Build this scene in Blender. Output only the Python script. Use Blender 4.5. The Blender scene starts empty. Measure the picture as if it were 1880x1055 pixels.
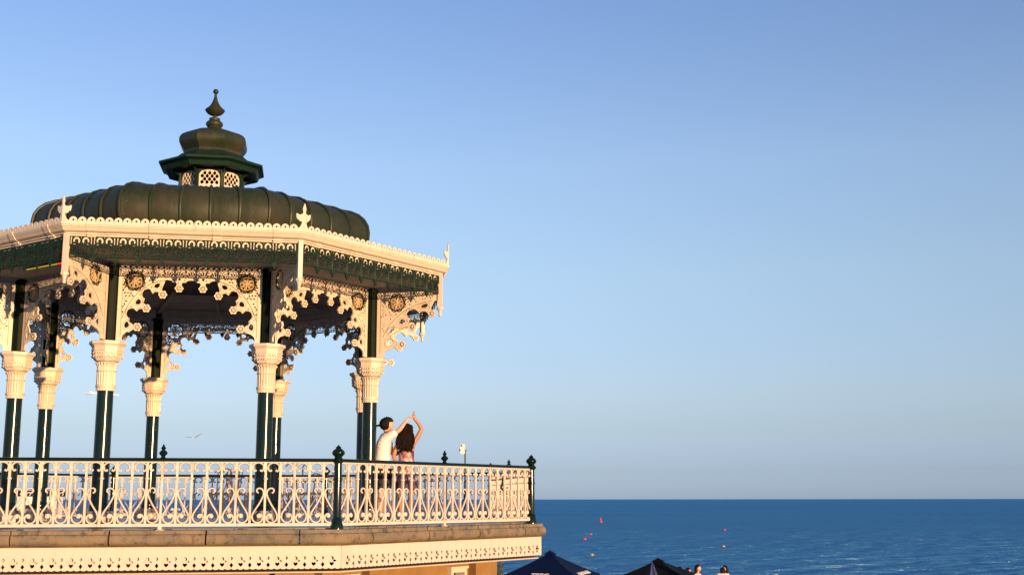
import bpy, math, random
from mathutils import Vector, Matrix
R_ = math.radians
PI = math.pi
random.seed(7)
scene = bpy.context.scene
col = scene.collection

# ------------------------------------------------------------------ camera
CAM = Vector((5.6476, -22.0472, 0.3714))
cd = bpy.data.cameras.new('camera')
cam = bpy.data.objects.new('camera', cd); col.objects.link(cam)
cd.sensor_width = 36.0; cd.sensor_fit = 'HORIZONTAL'; cd.lens = 42.436
cd.clip_start = 0.1; cd.clip_end = 120000
cam.matrix_world = Matrix.Translation(CAM) @ Matrix.Rotation(PI/2 + 0.17348, 4, 'X') @ Matrix.Rotation(-0.0012, 4, 'Z')
scene.camera = cam

# ------------------------------------------------------------------ sky and sun
SUN_AZ = R_(36.5)      # from -Y towards +X, behind the camera's right shoulder
SUN_EL = R_(2.6)
to_sun = Vector((math.sin(SUN_AZ)*math.cos(SUN_EL), -math.cos(SUN_AZ)*math.cos(SUN_EL), math.sin(SUN_EL)))
world = bpy.data.worlds.new('World'); scene.world = world; world.use_nodes = True
wn = world.node_tree.nodes; wl = world.node_tree.links
bg = wn['Background']
sky = wn.new('ShaderNodeTexSky'); sky.sky_type = 'NISHITA'; sky.sun_disc = False
sky.sun_elevation = SUN_EL
sky.sun_rotation = PI - SUN_AZ
sky.altitude = 0; sky.air_density = 0.7; sky.dust_density = 0.2; sky.ozone_density = 2.0
# evening air: the low sky is greyer-blue than the bare model, all round the horizon
tcw = wn.new('ShaderNodeTexCoord'); sep = wn.new('ShaderNodeSeparateXYZ'); rw = wn.new('ShaderNodeValToRGB'); mxw = wn.new('ShaderNodeMix')
wl.new(tcw.outputs['Generated'], sep.inputs[0]); wl.new(sep.outputs['Z'], rw.inputs['Fac'])
mxw.data_type = 'RGBA'; mxw.blend_type = 'MULTIPLY'; mxw.inputs[0].default_value = 1.0
cols = [(0.0, (.34, .56, 1.95)), (.0227, (.397, .493, 1.16)), (.056, (.595, .545, .775)), (.0847, (.80, .64, .74)), (.182, (1.2, .89, .825)), (.271, (1.38, 1.02, .955)), (.396, (1.21, .967, 1.03))]
while len(rw.color_ramp.elements) < len(cols): rw.color_ramp.elements.new(.5)
for e_, (p_, c_) in zip(rw.color_ramp.elements, cols): e_.position = p_; e_.color = (*c_, 1)
wl.new(sky.outputs['Color'], mxw.inputs[6]); wl.new(rw.outputs['Color'], mxw.inputs[7]); wl.new(mxw.outputs[2], bg.inputs['Color'])
bg.inputs['Strength'].default_value = 0.15
sl = bpy.data.lights.new('sun', 'SUN'); sl.energy = 2.85; sl.angle = R_(0.5); sl.color = (1.0, 0.57, 0.26)
sun = bpy.data.objects.new('sun', sl); col.objects.link(sun)
sun.rotation_euler = to_sun.to_track_quat('Z', 'Y').to_euler()
sun.location = (20, -30, 20)
vs = scene.view_settings
vs.view_transform = 'Standard'; vs.look = 'None'; vs.exposure = 1.6; vs.gamma = 1.0; vs.use_curve_mapping = False

# ------------------------------------------------------------------ materials
def newmat(name):
    m = bpy.data.materials.new(name); m.use_nodes = True
    nt = m.node_tree
    return m, nt.nodes, nt.links, nt.nodes['Principled BSDF']
def coords(n, l, kind='Object', scale=(1, 1, 1)):
    tc = n.new('ShaderNodeTexCoord'); mp = n.new('ShaderNodeMapping')
    mp.inputs['Scale'].default_value = scale
    l.new(tc.outputs[kind], mp.inputs['Vector'])
    return mp.outputs['Vector']
def noise(n, l, vec, scale, detail=4, rough=0.55):
    t = n.new('ShaderNodeTexNoise'); t.inputs['Scale'].default_value = scale
    t.inputs['Detail'].default_value = detail; t.inputs['Roughness'].default_value = rough
    l.new(vec, t.inputs['Vector']); return t.outputs['Fac']
def ramp(n, l, fac, stops):
    r = n.new('ShaderNodeValToRGB'); e = r.color_ramp.elements
    while len(e) < len(stops): e.new(0.5)
    for i, (p, c) in enumerate(stops):
        e[i].position = p; e[i].color = (*c, 1) if len(c) == 3 else c
    l.new(fac, r.inputs['Fac']); return r.outputs['Color']
def mix(n, l, fac, a, b, mode='MIX'):
    m = n.new('ShaderNodeMix'); m.data_type = 'RGBA'; m.blend_type = mode
    for sock, v in (('Factor', fac), ('A', a), ('B', b)):
        s = [i for i in m.inputs if i.name == sock and (i.type == 'RGBA' or sock == 'Factor')][0]
        if hasattr(v, 'is_linked'): l.new(v, s)
        else: s.default_value = v if sock == 'Factor' else (*v, 1)
    return [o for o in m.outputs if o.type == 'RGBA'][0]
def bump(n, l, b, h, strength, dist=0.02):
    k = n.new('ShaderNodeBump'); k.inputs['Strength'].default_value = strength; k.inputs['Distance'].default_value = dist
    l.new(h, k.inputs['Height']); l.new(k.outputs['Normal'], b.inputs['Normal'])
def simple(name, c1, c2, scale=6, rough=0.5, metallic=0, bstr=0.15, dist=0.01, stretch=(1, 1, 1), c3=None, kind='Object', spec=0.5):
    m, n, l, b = newmat(name)
    v = coords(n, l, kind, stretch)
    f = noise(n, l, v, scale, 6, 0.6)
    stops = [(0.3, c1), (0.7, c2)] if c3 is None else [(0.28, c1), (0.52, c2), (0.72, c3)]
    l.new(ramp(n, l, f, stops), b.inputs['Base Color'])
    b.inputs['Roughness'].default_value = rough; b.inputs['Metallic'].default_value = metallic
    b.inputs['Specular IOR Level'].default_value = spec
    if bstr: bump(n, l, b, noise(n, l, v, scale*4, 3), bstr, dist)
    return m
def cream_paint(name, base, rust=0.5):
    m, n, l, b = newmat(name)
    g = n.new('ShaderNodeNewGeometry')
    v = g.outputs['Position']
    f = noise(n, l, v, 2.2, 5, 0.6)
    c = ramp(n, l, f, [(0.3, tuple(x*0.93 for x in base)), (0.7, base)])
    mp = n.new('ShaderNodeMapping'); mp.inputs['Scale'].default_value = (9, 9, 1.6); l.new(v, mp.inputs['Vector'])
    f2 = noise(n, l, mp.outputs['Vector'], 1.6, 7, 0.7)
    rf = ramp(n, l, f2, [(0.555, (0, 0, 0)), (0.70, (rust, rust, rust))])
    c = mix(n, l, rf, c, (0.38, 0.20, 0.08))
    l.new(c, b.inputs['Base Color'])
    b.inputs['Roughness'].default_value = 0.5
    bump(n, l, b, noise(n, l, v, 40, 3), 0.12, 0.004)
    return m
M = {}
M['cream'] = cream_paint('cream_paint', (0.60, 0.535, 0.435))
M['cream_rail'] = cream_paint('cream_rail_paint', (0.56, 0.52, 0.45), 0.8)
M['board'] = cream_paint('valance_paint', (0.52, 0.485, 0.43), 0.25)
M['ceil'] = simple('ceiling_boards', (0.36, 0.325, 0.275), (0.46, 0.42, 0.36), 5, 0.7, spec=0.2)
M['green'] = simple('dark_green_gloss_paint', (0.0015, 0.008, 0.005), (0.003, 0.013, 0.008), 3, 0.16, 0, 0.10, 0.004, spec=0.35)
M['green_iron'] = simple('dark_green_iron_paint', (0.005, 0.018, 0.012), (0.008, 0.027, 0.018), 8, 0.5, spec=0.15)
M['gold'] = simple('faded_gilt_foliage', (0.36, 0.25, 0.12), (0.56, 0.44, 0.27), 20, 0.45)
M['black'] = simple('black_plastic', (0.010, 0.010, 0.011), (0.018, 0.018, 0.02), 10, 0.5)
M['white'] = simple('white_plastic', (0.72, 0.71, 0.70), (0.8, 0.8, 0.79), 5, 0.35, bstr=0)
M['glass'] = simple('dark_window_glass', (0.012, 0.013, 0.015), (0.02, 0.02, 0.022), 3, 0.06, bstr=0)

def dome_mat():
    m, n, l, b = newmat('patinated_copper_sheet')
    g = n.new('ShaderNodeNewGeometry'); v = g.outputs['Position']
    f = noise(n, l, v, 1.3, 5, 0.6)
    c = ramp(n, l, f, [(0.3, (0.0105, 0.0200, 0.007)), (0.5, (0.0185, 0.0265, 0.0105)), (0.72, (0.034, 0.028, 0.018))])
    mp = n.new('ShaderNodeMapping'); mp.inputs['Scale'].default_value = (12, 12, 0.5); l.new(v, mp.inputs['Vector'])
    f2 = noise(n, l, mp.outputs['Vector'], 1.5, 7, 0.7)
    c = mix(n, l, ramp(n, l, f2, [(0.52, (0, 0, 0)), (0.72, (0.6, 0.6, 0.6))]), c, (0.050, 0.054, 0.036))
    sp = noise(n, l, v, 26, 2, .5); c = mix(n, l, ramp(n, l, sp, [(0.775, (0, 0, 0)), (0.785, (.6, .6, .6))]), c, (0.35, 0.34, 0.30))
    l.new(c, b.inputs['Base Color'])
    b.inputs['Specular IOR Level'].default_value = 0.3
    r = ramp(n, l, f, [(0.3, (0.38,)*3), (0.7, (0.55,)*3)]); l.new(r, b.inputs['Roughness'])
    bump(n, l, b, noise(n, l, v, 4, 4), 0.3, 0.025)
    return m
M['dome'] = dome_mat()
M['green_matt'] = simple('dark_green_matt_paint', (0.002, 0.007, 0.0035), (0.004, 0.011, 0.006), 8, 0.6, spec=0.12)
M['groove_shade'] = simple('painted_groove_shade', (0.09, 0.06, 0.035), (0.16, 0.11, 0.07), 20, 0.7)  # dark brown that paints in the shade of the casting's grooves
def coping_mat():
    m, n, l, b = newmat('weathered_sandstone')
    g = n.new('ShaderNodeNewGeometry'); v = g.outputs['Position']
    f = noise(n, l, v, 1.7, 8, 0.65)
    c = ramp(n, l, f, [(0.30, (0.075, 0.072, 0.062)), (0.44, (0.13, 0.115, 0.082)), (0.56, (0.185, 0.145, 0.09)), (0.66, (0.115, 0.11, 0.10))])
    f2 = noise(n, l, v, 9, 6, 0.7)
    c = mix(n, l, ramp(n, l, f2, [(0.52, (0, 0, 0)), (0.64, (0.75,)*3)]), c, (0.035, 0.032, 0.021))
    l.new(c, b.inputs['Base Color']); b.inputs['Roughness'].default_value = 0.7
    bump(n, l, b, f2, 0.4, 0.02)
    return m
M['coping'] = coping_mat()
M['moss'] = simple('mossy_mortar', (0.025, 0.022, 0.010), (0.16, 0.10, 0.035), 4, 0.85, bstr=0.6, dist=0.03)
M['stucco'] = simple('ochre_stucco', (0.18, 0.105, 0.032), (0.25, 0.15, 0.05), 2.5, 0.75, bstr=0.3)
def deck_mat():
    m, n, l, b = newmat('grey_deck_slabs')
    v = coords(n, l)
    br = n.new('ShaderNodeTexBrick'); l.new(v, br.inputs['Vector'])
    br.inputs['Scale'].default_value = 1.6; br.inputs['Mortar Size'].default_value = 0.012
    br.inputs['Color1'].default_value = (0.16, 0.16, 0.175, 1); br.inputs['Color2'].default_value = (0.21, 0.205, 0.21, 1); br.inputs['Mortar'].default_value = (0.06, 0.055, 0.05, 1)
    f = noise(n, l, v, 1.5, 6)
    l.new(mix(n, l, 0.6, br.outputs['Color'], ramp(n, l, f, [(0.3, (0.5,)*3), (0.7, (1.0,)*3)]), 'MULTIPLY'), b.inputs['Base Color'])
    b.inputs['Roughness'].default_value = 0.35
    bump(n, l, b, noise(n, l, v, 30, 3), 0.2, 0.005)
    return m
M['deck'] = deck_mat()
def sea_mat():
    m, n, l, b = newmat('sea_water')
    g = n.new('ShaderNodeNewGeometry')
    def vec(sc):
        mp = n.new('ShaderNodeMapping'); mp.inputs['Scale'].default_value = sc; l.new(g.outputs['Position'], mp.inputs['Vector']); return mp.outputs['Vector']
    a = noise(n, l, vec((.22, .80, 1)), 1.0, 6, 0.62); c = noise(n, l, vec((.006, .02, 1)), 1.0, 4, 0.55); d = noise(n, l, vec((1.6, 3.2, 1)), 1.0, 3, 0.5)
    m1 = n.new('ShaderNodeMath'); m1.operation = 'MULTIPLY_ADD'; l.new(d, m1.inputs[0]); m1.inputs[1].default_value = .35; l.new(a, m1.inputs[2])
    dif = n.new('ShaderNodeBsdfDiffuse'); glo = n.new('ShaderNodeBsdfGlossy'); mx = n.new('ShaderNodeMixShader')
    l.new(ramp(n, l, c, [(0.32, (0.022, 0.230, 0.470)), (0.68, (0.030, 0.290, 0.555))]), dif.inputs['Color'])
    glo.inputs['Roughness'].default_value = 0.3; glo.inputs['Color'].default_value = (.54, .82, 1, 1)
    mx.inputs[0].default_value = 0.19; l.new(dif.outputs[0], mx.inputs[1]); l.new(glo.outputs[0], mx.inputs[2])
    k = n.new('ShaderNodeBump'); k.inputs['Strength'].default_value = 1.0; k.inputs['Distance'].default_value = 2.2
    l.new(m1.outputs[0], k.inputs['Height']); l.new(k.outputs['Normal'], dif.inputs['Normal']); l.new(k.outputs['Normal'], glo.inputs['Normal'])
    l.new(mx.outputs[0], n['Material Output'].inputs['Surface'])
    return m
M['sea'] = sea_mat()
M['shingle'] = simple('beach_shingle', (0.20, 0.15, 0.10), (0.36, 0.28, 0.19), 14, 0.85, bstr=0.6, dist=0.05)
M['paving'] = simple('promenade_paving', (0.22, 0.20, 0.18), (0.30, 0.27, 0.24), 3, 0.8)
M['navy'] = simple('navy_canvas', (0.0012, 0.006, 0.034), (0.002, 0.009, 0.045), 9, 0.75, spec=0.1)
M['blackcloth'] = simple('black_canvas', (0.003, 0.003, 0.004), (0.006, 0.0055, 0.006), 9, 0.8, spec=0.1)
M['skin'] = simple('light_skin', (0.52, 0.29, 0.20), (0.60, 0.35, 0.25), 12, 0.5)
M['skin2'] = simple('tanned_skin', (0.32, 0.14, 0.075), (0.40, 0.19, 0.10), 12, 0.48)
M['hair'] = simple('dark_brown_hair', (0.003, 0.0016, 0.0013), (0.017, 0.008, 0.005), 30, 0.55, stretch=(3, 3, 0.3), bstr=0.8, spec=0.15)
M['shirt'] = simple('white_cotton', (0.62, 0.60, 0.60), (0.74, 0.72, 0.71), 5, 0.8, bstr=0.5, dist=0.03)
M['cap'] = simple('dark_green_cap_cotton', (0.004, 0.007, 0.006), (0.008, 0.011, 0.010), 9, 0.8, spec=0.15)
M['shorts'] = simple('black_shorts_cotton', (0.010, 0.010, 0.014), (0.018, 0.018, 0.022), 9, 0.8)
def sequin():
    m, n, l, b = newmat('pink_crushed_satin')
    v = coords(n, l, 'Object', (1, 1, 1))
    f = noise(n, l, coords(n, l, 'Object', (9, 9, 6)), 1.2, 5, 0.6)
    l.new(ramp(n, l, f, [(0.38, (0.07, 0.025, 0.03)), (0.50, (0.26, 0.11, 0.115)), (0.64, (0.66, 0.48, 0.48))]), b.inputs['Base Color'])
    b.inputs['Roughness'].default_value = 0.3; b.inputs['Metallic'].default_value = 0.25
    bump(n, l, b, f, 1.0, 0.04); return m
M['dress'] = sequin()
M['hem'] = simple('dark_plum_satin', (0.035, 0.018, 0.035), (0.11, 0.06, 0.09), 20, 0.4, bstr=0.6, dist=0.02)
M['rusty'] = simple('rusted_iron', (0.035, 0.020, 0.014), (0.075, 0.04, 0.025), 0.6, 0.8)
M['red'] = simple('red_buoy_paint', (0.42, 0.035, 0.05), (0.52, 0.06, 0.07), 3, 0.5)
M['orange'] = simple('orange_buoy_paint', (0.55, 0.26, 0.06), (0.65, 0.36, 0.09), 3, 0.5)
M['tan'] = simple('pale_plywood', (0.55, 0.36, 0.18), (0.65, 0.45, 0.24), 4, 0.6)
M['lilac'] = simple('pale_lilac_cotton', (0.62, 0.52, 0.60), (0.72, 0.64, 0.70), 8, 0.8)
M['darkcloth'] = simple('dark_navy_cotton', (0.010, 0.012, 0.02), (0.02, 0.022, 0.032), 8, 0.8)
M['leaf'] = simple('shrub_leaf', (0.035, 0.060, 0.012), (0.075, 0.095, 0.022), 3, 0.55, bstr=0)
M['bark'] = simple('shrub_bark', (0.07, 0.05, 0.03), (0.11, 0.08, 0.05), 9, 0.85)
M['gull_white'] = simple('gull_white_feathers', (0.55, 0.55, 0.55), (0.68, 0.68, 0.68), 8, 0.7)
M['gull_grey'] = simple('gull_grey_feathers', (0.20, 0.21, 0.23), (0.28, 0.29, 0.31), 8, 0.7)
def emit(name, c, s):
    m, n, l, b = newmat(name); b.inputs['Base Color'].default_value = (*c, 1)
    b.inputs['Emission Color'].default_value = (*c, 1); b.inputs['Emission Strength'].default_value = s
    return m
M['led_yellow'] = emit('lit_yellow_led', (0.40, 0.34, 0.02), 0.35)
M['led_red'] = emit('lit_red_led', (0.75, 0.02, 0.05), 0.5)

# ------------------------------------------------------------------ mesh helpers
class MB:
    def __init__(s): s.v = []; s.f = []
    def add(s, v, f):
        o = len(s.v); s.v += [tuple(p) for p in v]; s.f += [tuple(i+o for i in q) for q in f]; return s
    def box(s, x0, x1, y0, y1, z0, z1):
        return s.add([(x0, y0, z0), (x1, y0, z0), (x1, y1, z0), (x0, y1, z0), (x0, y0, z1), (x1, y0, z1), (x1, y1, z1), (x0, y1, z1)],
                     [(3, 2, 1, 0), (4, 5, 6, 7), (0, 1, 5, 4), (1, 2, 6, 5), (2, 3, 7, 6), (3, 0, 4, 7)])
    def loft(s, rings, cap=True, closed=True):
        n = len(rings[0]); v = [p for r in rings for p in r]; f = []
        for i in range(len(rings)-1):
            for j in range(n if closed else n-1):
                k = (j+1) % n
                f.append((i*n+j, i*n+k, (i+1)*n+k, (i+1)*n+j))
        if cap:
            f.append(tuple(range(n-1, -1, -1))); f.append(tuple((len(rings)-1)*n+j for j in range(n)))
        return s.add(v, f)
    def lathe(s, prof, n=16, c=(0, 0), rot=0.0, cap=True):
        rings = [[(c[0]+r*math.cos(rot+2*PI*j/n), c[1]+r*math.sin(rot+2*PI*j/n), z) for j in range(n)] for r, z in prof]
        return s.loft(rings, cap)
    def tube(s, pts, r, n=6, closed=False):
        pts = [Vector(p) for p in pts]; m = len(pts)
        rr = r if isinstance(r, (list, tuple)) else [r]*m
        up = None; rings = []
        for i in range(m):
            a = pts[(i-1) % m] if (closed or i > 0) else pts[i]
            b = pts[(i+1) % m] if (closed or i < m-1) else pts[i]
            t = (b-a); t = t.normalized() if t.length > 1e-9 else Vector((0, 0, 1))
            if up is None:
                up = Vector((0, 1, 0)) if abs(t.y) < 0.9 else Vector((1, 0, 0))
            x = up - t*up.dot(t)
            x = x.normalized() if x.length > 1e-6 else t.orthogonal().normalized()
            up = x; y = t.cross(x)
            rings.append([pts[i]+(x*math.cos(2*PI*(j+.5)/n)+y*math.sin(2*PI*(j+.5)/n))*rr[i] for j in range(n)])
        if closed: rings.append(rings[0])
        return s.loft(rings, not closed)
    def bar(s, a, b, w, d=None):           # straight square bar
        return s.tube([a, b], (w/2)*1.414, 4)
    def prism(s, poly, y0, y1):            # poly in (x,z), extruded along y
        n = len(poly); v = [(x, y0, z) for x, z in poly]+[(x, y1, z) for x, z in poly]
        f = [tuple(range(n)), tuple(range(2*n-1, n-1, -1))]+[(i, i+n, (i+1) % n+n, (i+1) % n) for i in range(n)]
        return s.add(v, f)
    def ball(s, c, r, n=10, m=7, sc=(1, 1, 1)):
        rings = []
        for i in range(m):
            a = -PI/2+PI*(i+0.02*(i == 0)-0.02*(i == m-1))/(m-1)
            rings.append([(c[0]+r*sc[0]*math.cos(a)*math.cos(2*PI*j/n), c[1]+r*sc[1]*math.cos(a)*math.sin(2*PI*j/n), c[2]+r*sc[2]*math.sin(a)) for j in range(n)])
        return s.loft(rings)
    def xform(s, mat):
        s.v = [tuple(mat @ Vector(p)) for p in s.v]; return s
    def mesh(s, name, mat, smooth=0):
        me = bpy.data.meshes.new(name); me.from_pydata(s.v, [], s.f); me.validate()
        import bmesh
        bm = bmesh.new(); bm.from_mesh(me); bmesh.ops.recalc_face_normals(bm, faces=bm.faces)
        if smooth:
            for e in bm.edges:
                e.smooth = e.calc_face_angle(4) < R_(smooth)
            for f in bm.faces: f.smooth = True
        bm.to_mesh(me); bm.free()
        me.materials.append(M[mat] if isinstance(mat, str) else mat)
        return me
def ob(name, me, parent=None, loc=(0, 0, 0), rz=0.0, rot=None, scale=None):
    o = bpy.data.objects.new(name, me); col.objects.link(o)
    o.location = loc; o.rotation_euler = rot if rot else (0, 0, rz)
    if scale: o.scale = scale
    if parent: o.parent = parent
    return o
def thing(name, label, cat, loc=(0, 0, 0), rz=0.0, group=None):
    o = ob(name, None, None, loc, rz); o['label'] = label; o['category'] = cat
    o.empty_display_size = 0.2
    if group: o['group'] = group
    return o
def tag(o, label, cat, group=None):
    o['label'] = label; o['category'] = cat
    if group: o['group'] = group
    return o
def structure(o): o['kind'] = 'structure'; return o

def plate(name, outline, holes, thick, mat):
    """cut-out plate in the local XZ plane; outline and holes are (x,z) polygons"""
    cu = bpy.data.curves.new(name, 'CURVE'); cu.dimensions = '2D'; cu.fill_mode = 'BOTH'; cu.extrude = thick/2
    for poly in [outline]+holes:
        sp = cu.splines.new('POLY'); sp.points.add(len(poly)-1); sp.use_cyclic_u = True
        for i, (x, z) in enumerate(poly): sp.points[i].co = (x, z, 0, 1)
    o = bpy.data.objects.new(name, cu); col.objects.link(o)
    dg = bpy.context.evaluated_depsgraph_get(); dg.update()
    me = bpy.data.meshes.new_from_object(o.evaluated_get(dg))
    bpy.data.objects.remove(o); bpy.data.curves.remove(cu)
    for v in me.vertices: v.co = (v.co.x, -v.co.z, v.co.y)
    me.materials.clear(); me.materials.append(M[mat]); me.name = name
    return me
def mirror(me, name):
    m2 = me.copy(); m2.name = name
    for v in m2.vertices: v.co.x = -v.co.x
    m2.flip_normals(); return m2
def arc(cx, cz, r, a0, a1, n=10):
    return [(cx+r*math.cos(R_(a0+(a1-a0)*i/n)), cz+r*math.sin(R_(a0+(a1-a0)*i/n))) for i in range(n+1)]
def band(cx, cz, r, w, a0, a1, n=10):
    return arc(cx, cz, r+w/2, a0, a1, n)+arc(cx, cz, r-w/2, a1, a0, n)
def circ(cx, cz, r, n=14): return arc(cx, cz, r, 0, 360-360/n, n-1)
def inside(pt, poly):
    x, y = pt; c = False; n = len(poly)
    for i in range(n):
        x1, y1 = poly[i]; x2, y2 = poly[i-1]
        if (y1 > y) != (y2 > y) and x < (x2-x1)*(y-y1)/(y2-y1)+x1: c = not c
    return c
def pdist(pt, poly):
    d = 9e9; n = len(poly); px, py = pt
    for i in range(n):
        x1, y1 = poly[i-1]; x2, y2 = poly[i]
        dx, dy = x2-x1, y2-y1; L = dx*dx+dy*dy
        t = 0 if L == 0 else max(0, min(1, ((px-x1)*dx+(py-y1)*dy)/L))
        d = min(d, math.hypot(px-x1-t*dx, py-y1-t*dy))
    return d
def lace(outline, holes, region, step, size, rnd):
    """small leaf-shaped openings scattered through region"""
    xs = [p[0] for p in region]; zs = [p[1] for p in region]; out = []
    z = min(zs); k = 0
    while z < max(zs):
        x = min(xs)+(step/2 if k % 2 else 0)
        while x < max(xs):
            p = (x+rnd.uniform(-.12, .12)*step, z+rnd.uniform(-.12, .12)*step)
            if inside(p, region) and inside(p, outline) and pdist(p, outline) > size+.006 and all(pdist(p, h) > size+.003 and not inside(p, h) for h in holes):
                a = rnd.choice((35, 145, 80, 100, 20, 160)); kind = rnd.random()
                ca, sa = math.cos(R_(a)), math.sin(R_(a))
                if kind < .6: q = [(size, 0), (size*.3, size*.42), (-size*.7, size*.5), (-size*.95, 0), (-size*.7, -size*.5), (size*.3, -size*.42)]
                else: q = [(size*.9, -.1*size), (0, size*.8), (-size*.9, -.1*size), (-size*.35, .12*size), (0, .3*size), (size*.35, .12*size)]
                out.append([(p[0]+u*ca-w*sa, p[1]+u*sa+w*ca) for u, w in q])
            x += step
        z += step*.87; k += 1
    return out

def join(name, metas, mat, smooth=True):
    import bmesh
    bm = bmesh.new()
    for m in metas: bm.from_mesh(m)
    me = bpy.data.meshes.new(name); bm.to_mesh(me); bm.free()
    me.materials.append(M[mat])
    for p in me.polygons: p.use_smooth = smooth
    return me
def smoothpath(pts, sub=3):
    out = []
    n = len(pts)
    for i in range(n-1):
        p0 = pts[max(i-1, 0)]; p1 = pts[i]; p2 = pts[i+1]; p3 = pts[min(i+2, n-1)]
        for s in range(sub):
            t = s/sub
            out.append(tuple(.5*((2*p1[c])+(-p0[c]+p2[c])*t+(2*p0[c]-5*p1[c]+4*p2[c]-p3[c])*t*t+(-p0[c]+3*p1[c]-3*p2[c]+p3[c])*t**3) for c in range(len(p1))))
    out.append(pts[-1]); return out

YAW = R_(9.4614)
FA = [YAW+PI/4*k for k in range(8)]                # frame of face k: local -Y points outward, +X right
CA = [YAW-PI/8+PI/4*k for k in range(8)]           # frame of corner k
CO = math.cos(PI/8); SI = math.sin(PI/8)
def outw(phi, r): return (math.sin(phi)*r, -math.cos(phi)*r, 0)

# ------------------------------------------------------------------ setting: sea, beach, promenades
SEA = -6.2; GROUND = -3.75
def sea_mesh():
    import numpy as np
    rs = np.random.RandomState(5)
    ys = [60.0, 72.0]
    while ys[-1] < 2600: ys.append(ys[-1]+max(.34, (ys[-1]+22)*.0042))
    ys += [4000, 7000, 14000, 60000]; ys = np.array(ys); nx = 520
    half = np.clip((ys+22)*.62+25, 0, None)
    X = np.linspace(-1, 1, nx)[None, :]*half[:, None]; Y = np.repeat(ys[:, None], nx, 1)
    Zz = np.zeros_like(X)
    for i in range(70):                                   # wind chop from the south-west plus a low swell
        lam = .9*(1.036**i)
        ang = rs.normal(-1.25, .55); k = 2*np.pi/lam
        amp = lam*.0040*min(1, (3.2/lam)**.9)*rs.uniform(.5, 1.3)
        w = np.clip((lam/((ys+22)*.0042)-1.8)/1.5, 0, 1)[:, None]      # no waves finer than the sheet
        Zz += w*amp*np.sin(k*(X*np.cos(ang)+Y*np.sin(ang))+rs.uniform(0, 6.28))
    Zz *= np.clip((ys-60)/14, 0, 1)[:, None]*np.clip((3000-ys)/1500, 0, 1)[:, None]
    ny = len(ys); v = np.stack([X, Y, Zz+SEA], -1).reshape(-1, 3)
    i, j = np.meshgrid(np.arange(ny-1), np.arange(nx-1), indexing='ij'); a0 = (i*nx+j).ravel()
    f = np.stack([a0, a0+1, a0+nx+1, a0+nx], -1)
    me = bpy.data.meshes.new('sea'); me.vertices.add(len(v)); me.vertices.foreach_set('co', v.astype('f4').ravel())
    me.loops.add(f.size); me.loops.foreach_set('vertex_index', f.astype('i4').ravel())
    me.polygons.add(len(f)); me.polygons.foreach_set('loop_start', np.arange(0, f.size, 4, dtype='i4'))
    me.polygons.foreach_set('use_smooth', np.ones(len(f), dtype=bool))
    me.update(); me.validate(); me.materials.append(M['sea']); return me
structure(ob('sea', sea_mesh()))
structure(ob('outer_sea', MB().add([(-60000, 70, SEA-.9), (60000, 70, SEA-.9), (60000, 60000, SEA-.9), (-60000, 60000, SEA-.9)], [(0, 1, 2, 3)]).mesh('outer_sea', 'sea')))
structure(ob('beach', MB().add([(-400, 34, GROUND-.02), (400, 34, GROUND-.02), (400, 75, SEA-.6), (-400, 75, SEA-.6)], [(0, 1, 2, 3)]).mesh('beach', 'shingle')))
structure(ob('lower_promenade', MB().add([(-400, -12, GROUND), (400, -12, GROUND), (400, 35, GROUND), (-400, 35, GROUND)], [(0, 1, 2, 3)]).mesh('lower_promenade', 'paving')))
structure(ob('upper_promenade', MB().box(-400, 400, -400, -12, GROUND-.3, -1.25).mesh('upper_promenade', 'paving')))

# ================================================================== BANDSTAND
RC, RP, RG = 3.2193, 4.4956, 4.6603
ZCB, ZCT = 2.048, 2.8205
stand = thing('bandstand', 'octagonal bandstand with cream ironwork, dark green columns and domed copper roof', 'bandstand')

# ---- columns
shaft = MB().lathe([(.155, .20), (.155, .235), (.145, .25), (.15, .28), (.135, .31), (.128, .36), (.126, 1.2), (.124, ZCB)], 28).mesh('shaft', 'green', 40)
def capital_mesh():
    m = MB()
    m.lathe([(.130, ZCB-.002), (.136, ZCB), (.140, 2.09), (.152, 2.105), (.156, 2.125), (.150, 2.142), (.128, 2.148), (.128, 2.34)], 28)
    for j in range(20):                                        # fluting fillets
        a = 2*PI*j/20; c, s = math.cos(a), math.sin(a)
        m.tube([(c*.132, s*.132, 2.05), (c*.132, s*.132, 2.40), (c*.140, s*.140, 2.45), (c*.166, s*.166, 2.485)], [.0125, .0125, .014, .016], 5)
    m.lathe([(.128, 2.342), (.150, 2.345), (.155, 2.355), (.150, 2.366), (.129, 2.369), (.132, 2.45), (.150, 2.49), (.16, 2.50)], 28)
    return m.mesh('capital', 'cream', 40)
capital = capital_mesh()
def abacus_mesh():
    m = MB(); ro = PI/8
    m.lathe([(.150, 2.502), (.185, 2.51), (.218, 2.55), (.232, 2.60), (.235, 2.665), (.250, 2.668), (.252, 2.69), (.240, 2.695), (.246, 2.73), (.272, 2.765), (.288, 2.772), (.290, 2.815), (.278, ZCT)], 8, rot=ro)
    rnd = random.Random(3)
    for j in range(8):                                         # carved leaves on each facet
        a = 2*PI*j/8+PI/4
        c, s = math.cos(a), math.sin(a)
        for q in (-.062, -.022, .022, .062):
            for zz in (2.575, 2.63):
                rr = (.218 if zz < 2.6 else .222)
                d = rnd.choice((-1, 1))*.014
                p = lambda u, z, e=0: (c*(rr+e)-s*u, s*(rr+e)+c*u, z)
                m.tube([p(q-d, zz-.022), p(q+d*.3, zz, .008), p(q+d, zz+.024)], [.004, .010, .004], 5)
    return m.mesh('abacus', 'cream', 25)
abacus = abacus_mesh()
plinth = MB().lathe([(.27, -.02), (.27, .12), (.23, .15), (.21, .20)], 8, rot=PI/8).mesh('plinth', 'deck', 20)
upper = MB()
upper.lathe([(.105, ZCT-.01), (.105, 4.06)], 8, rot=PI/8)
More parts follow.
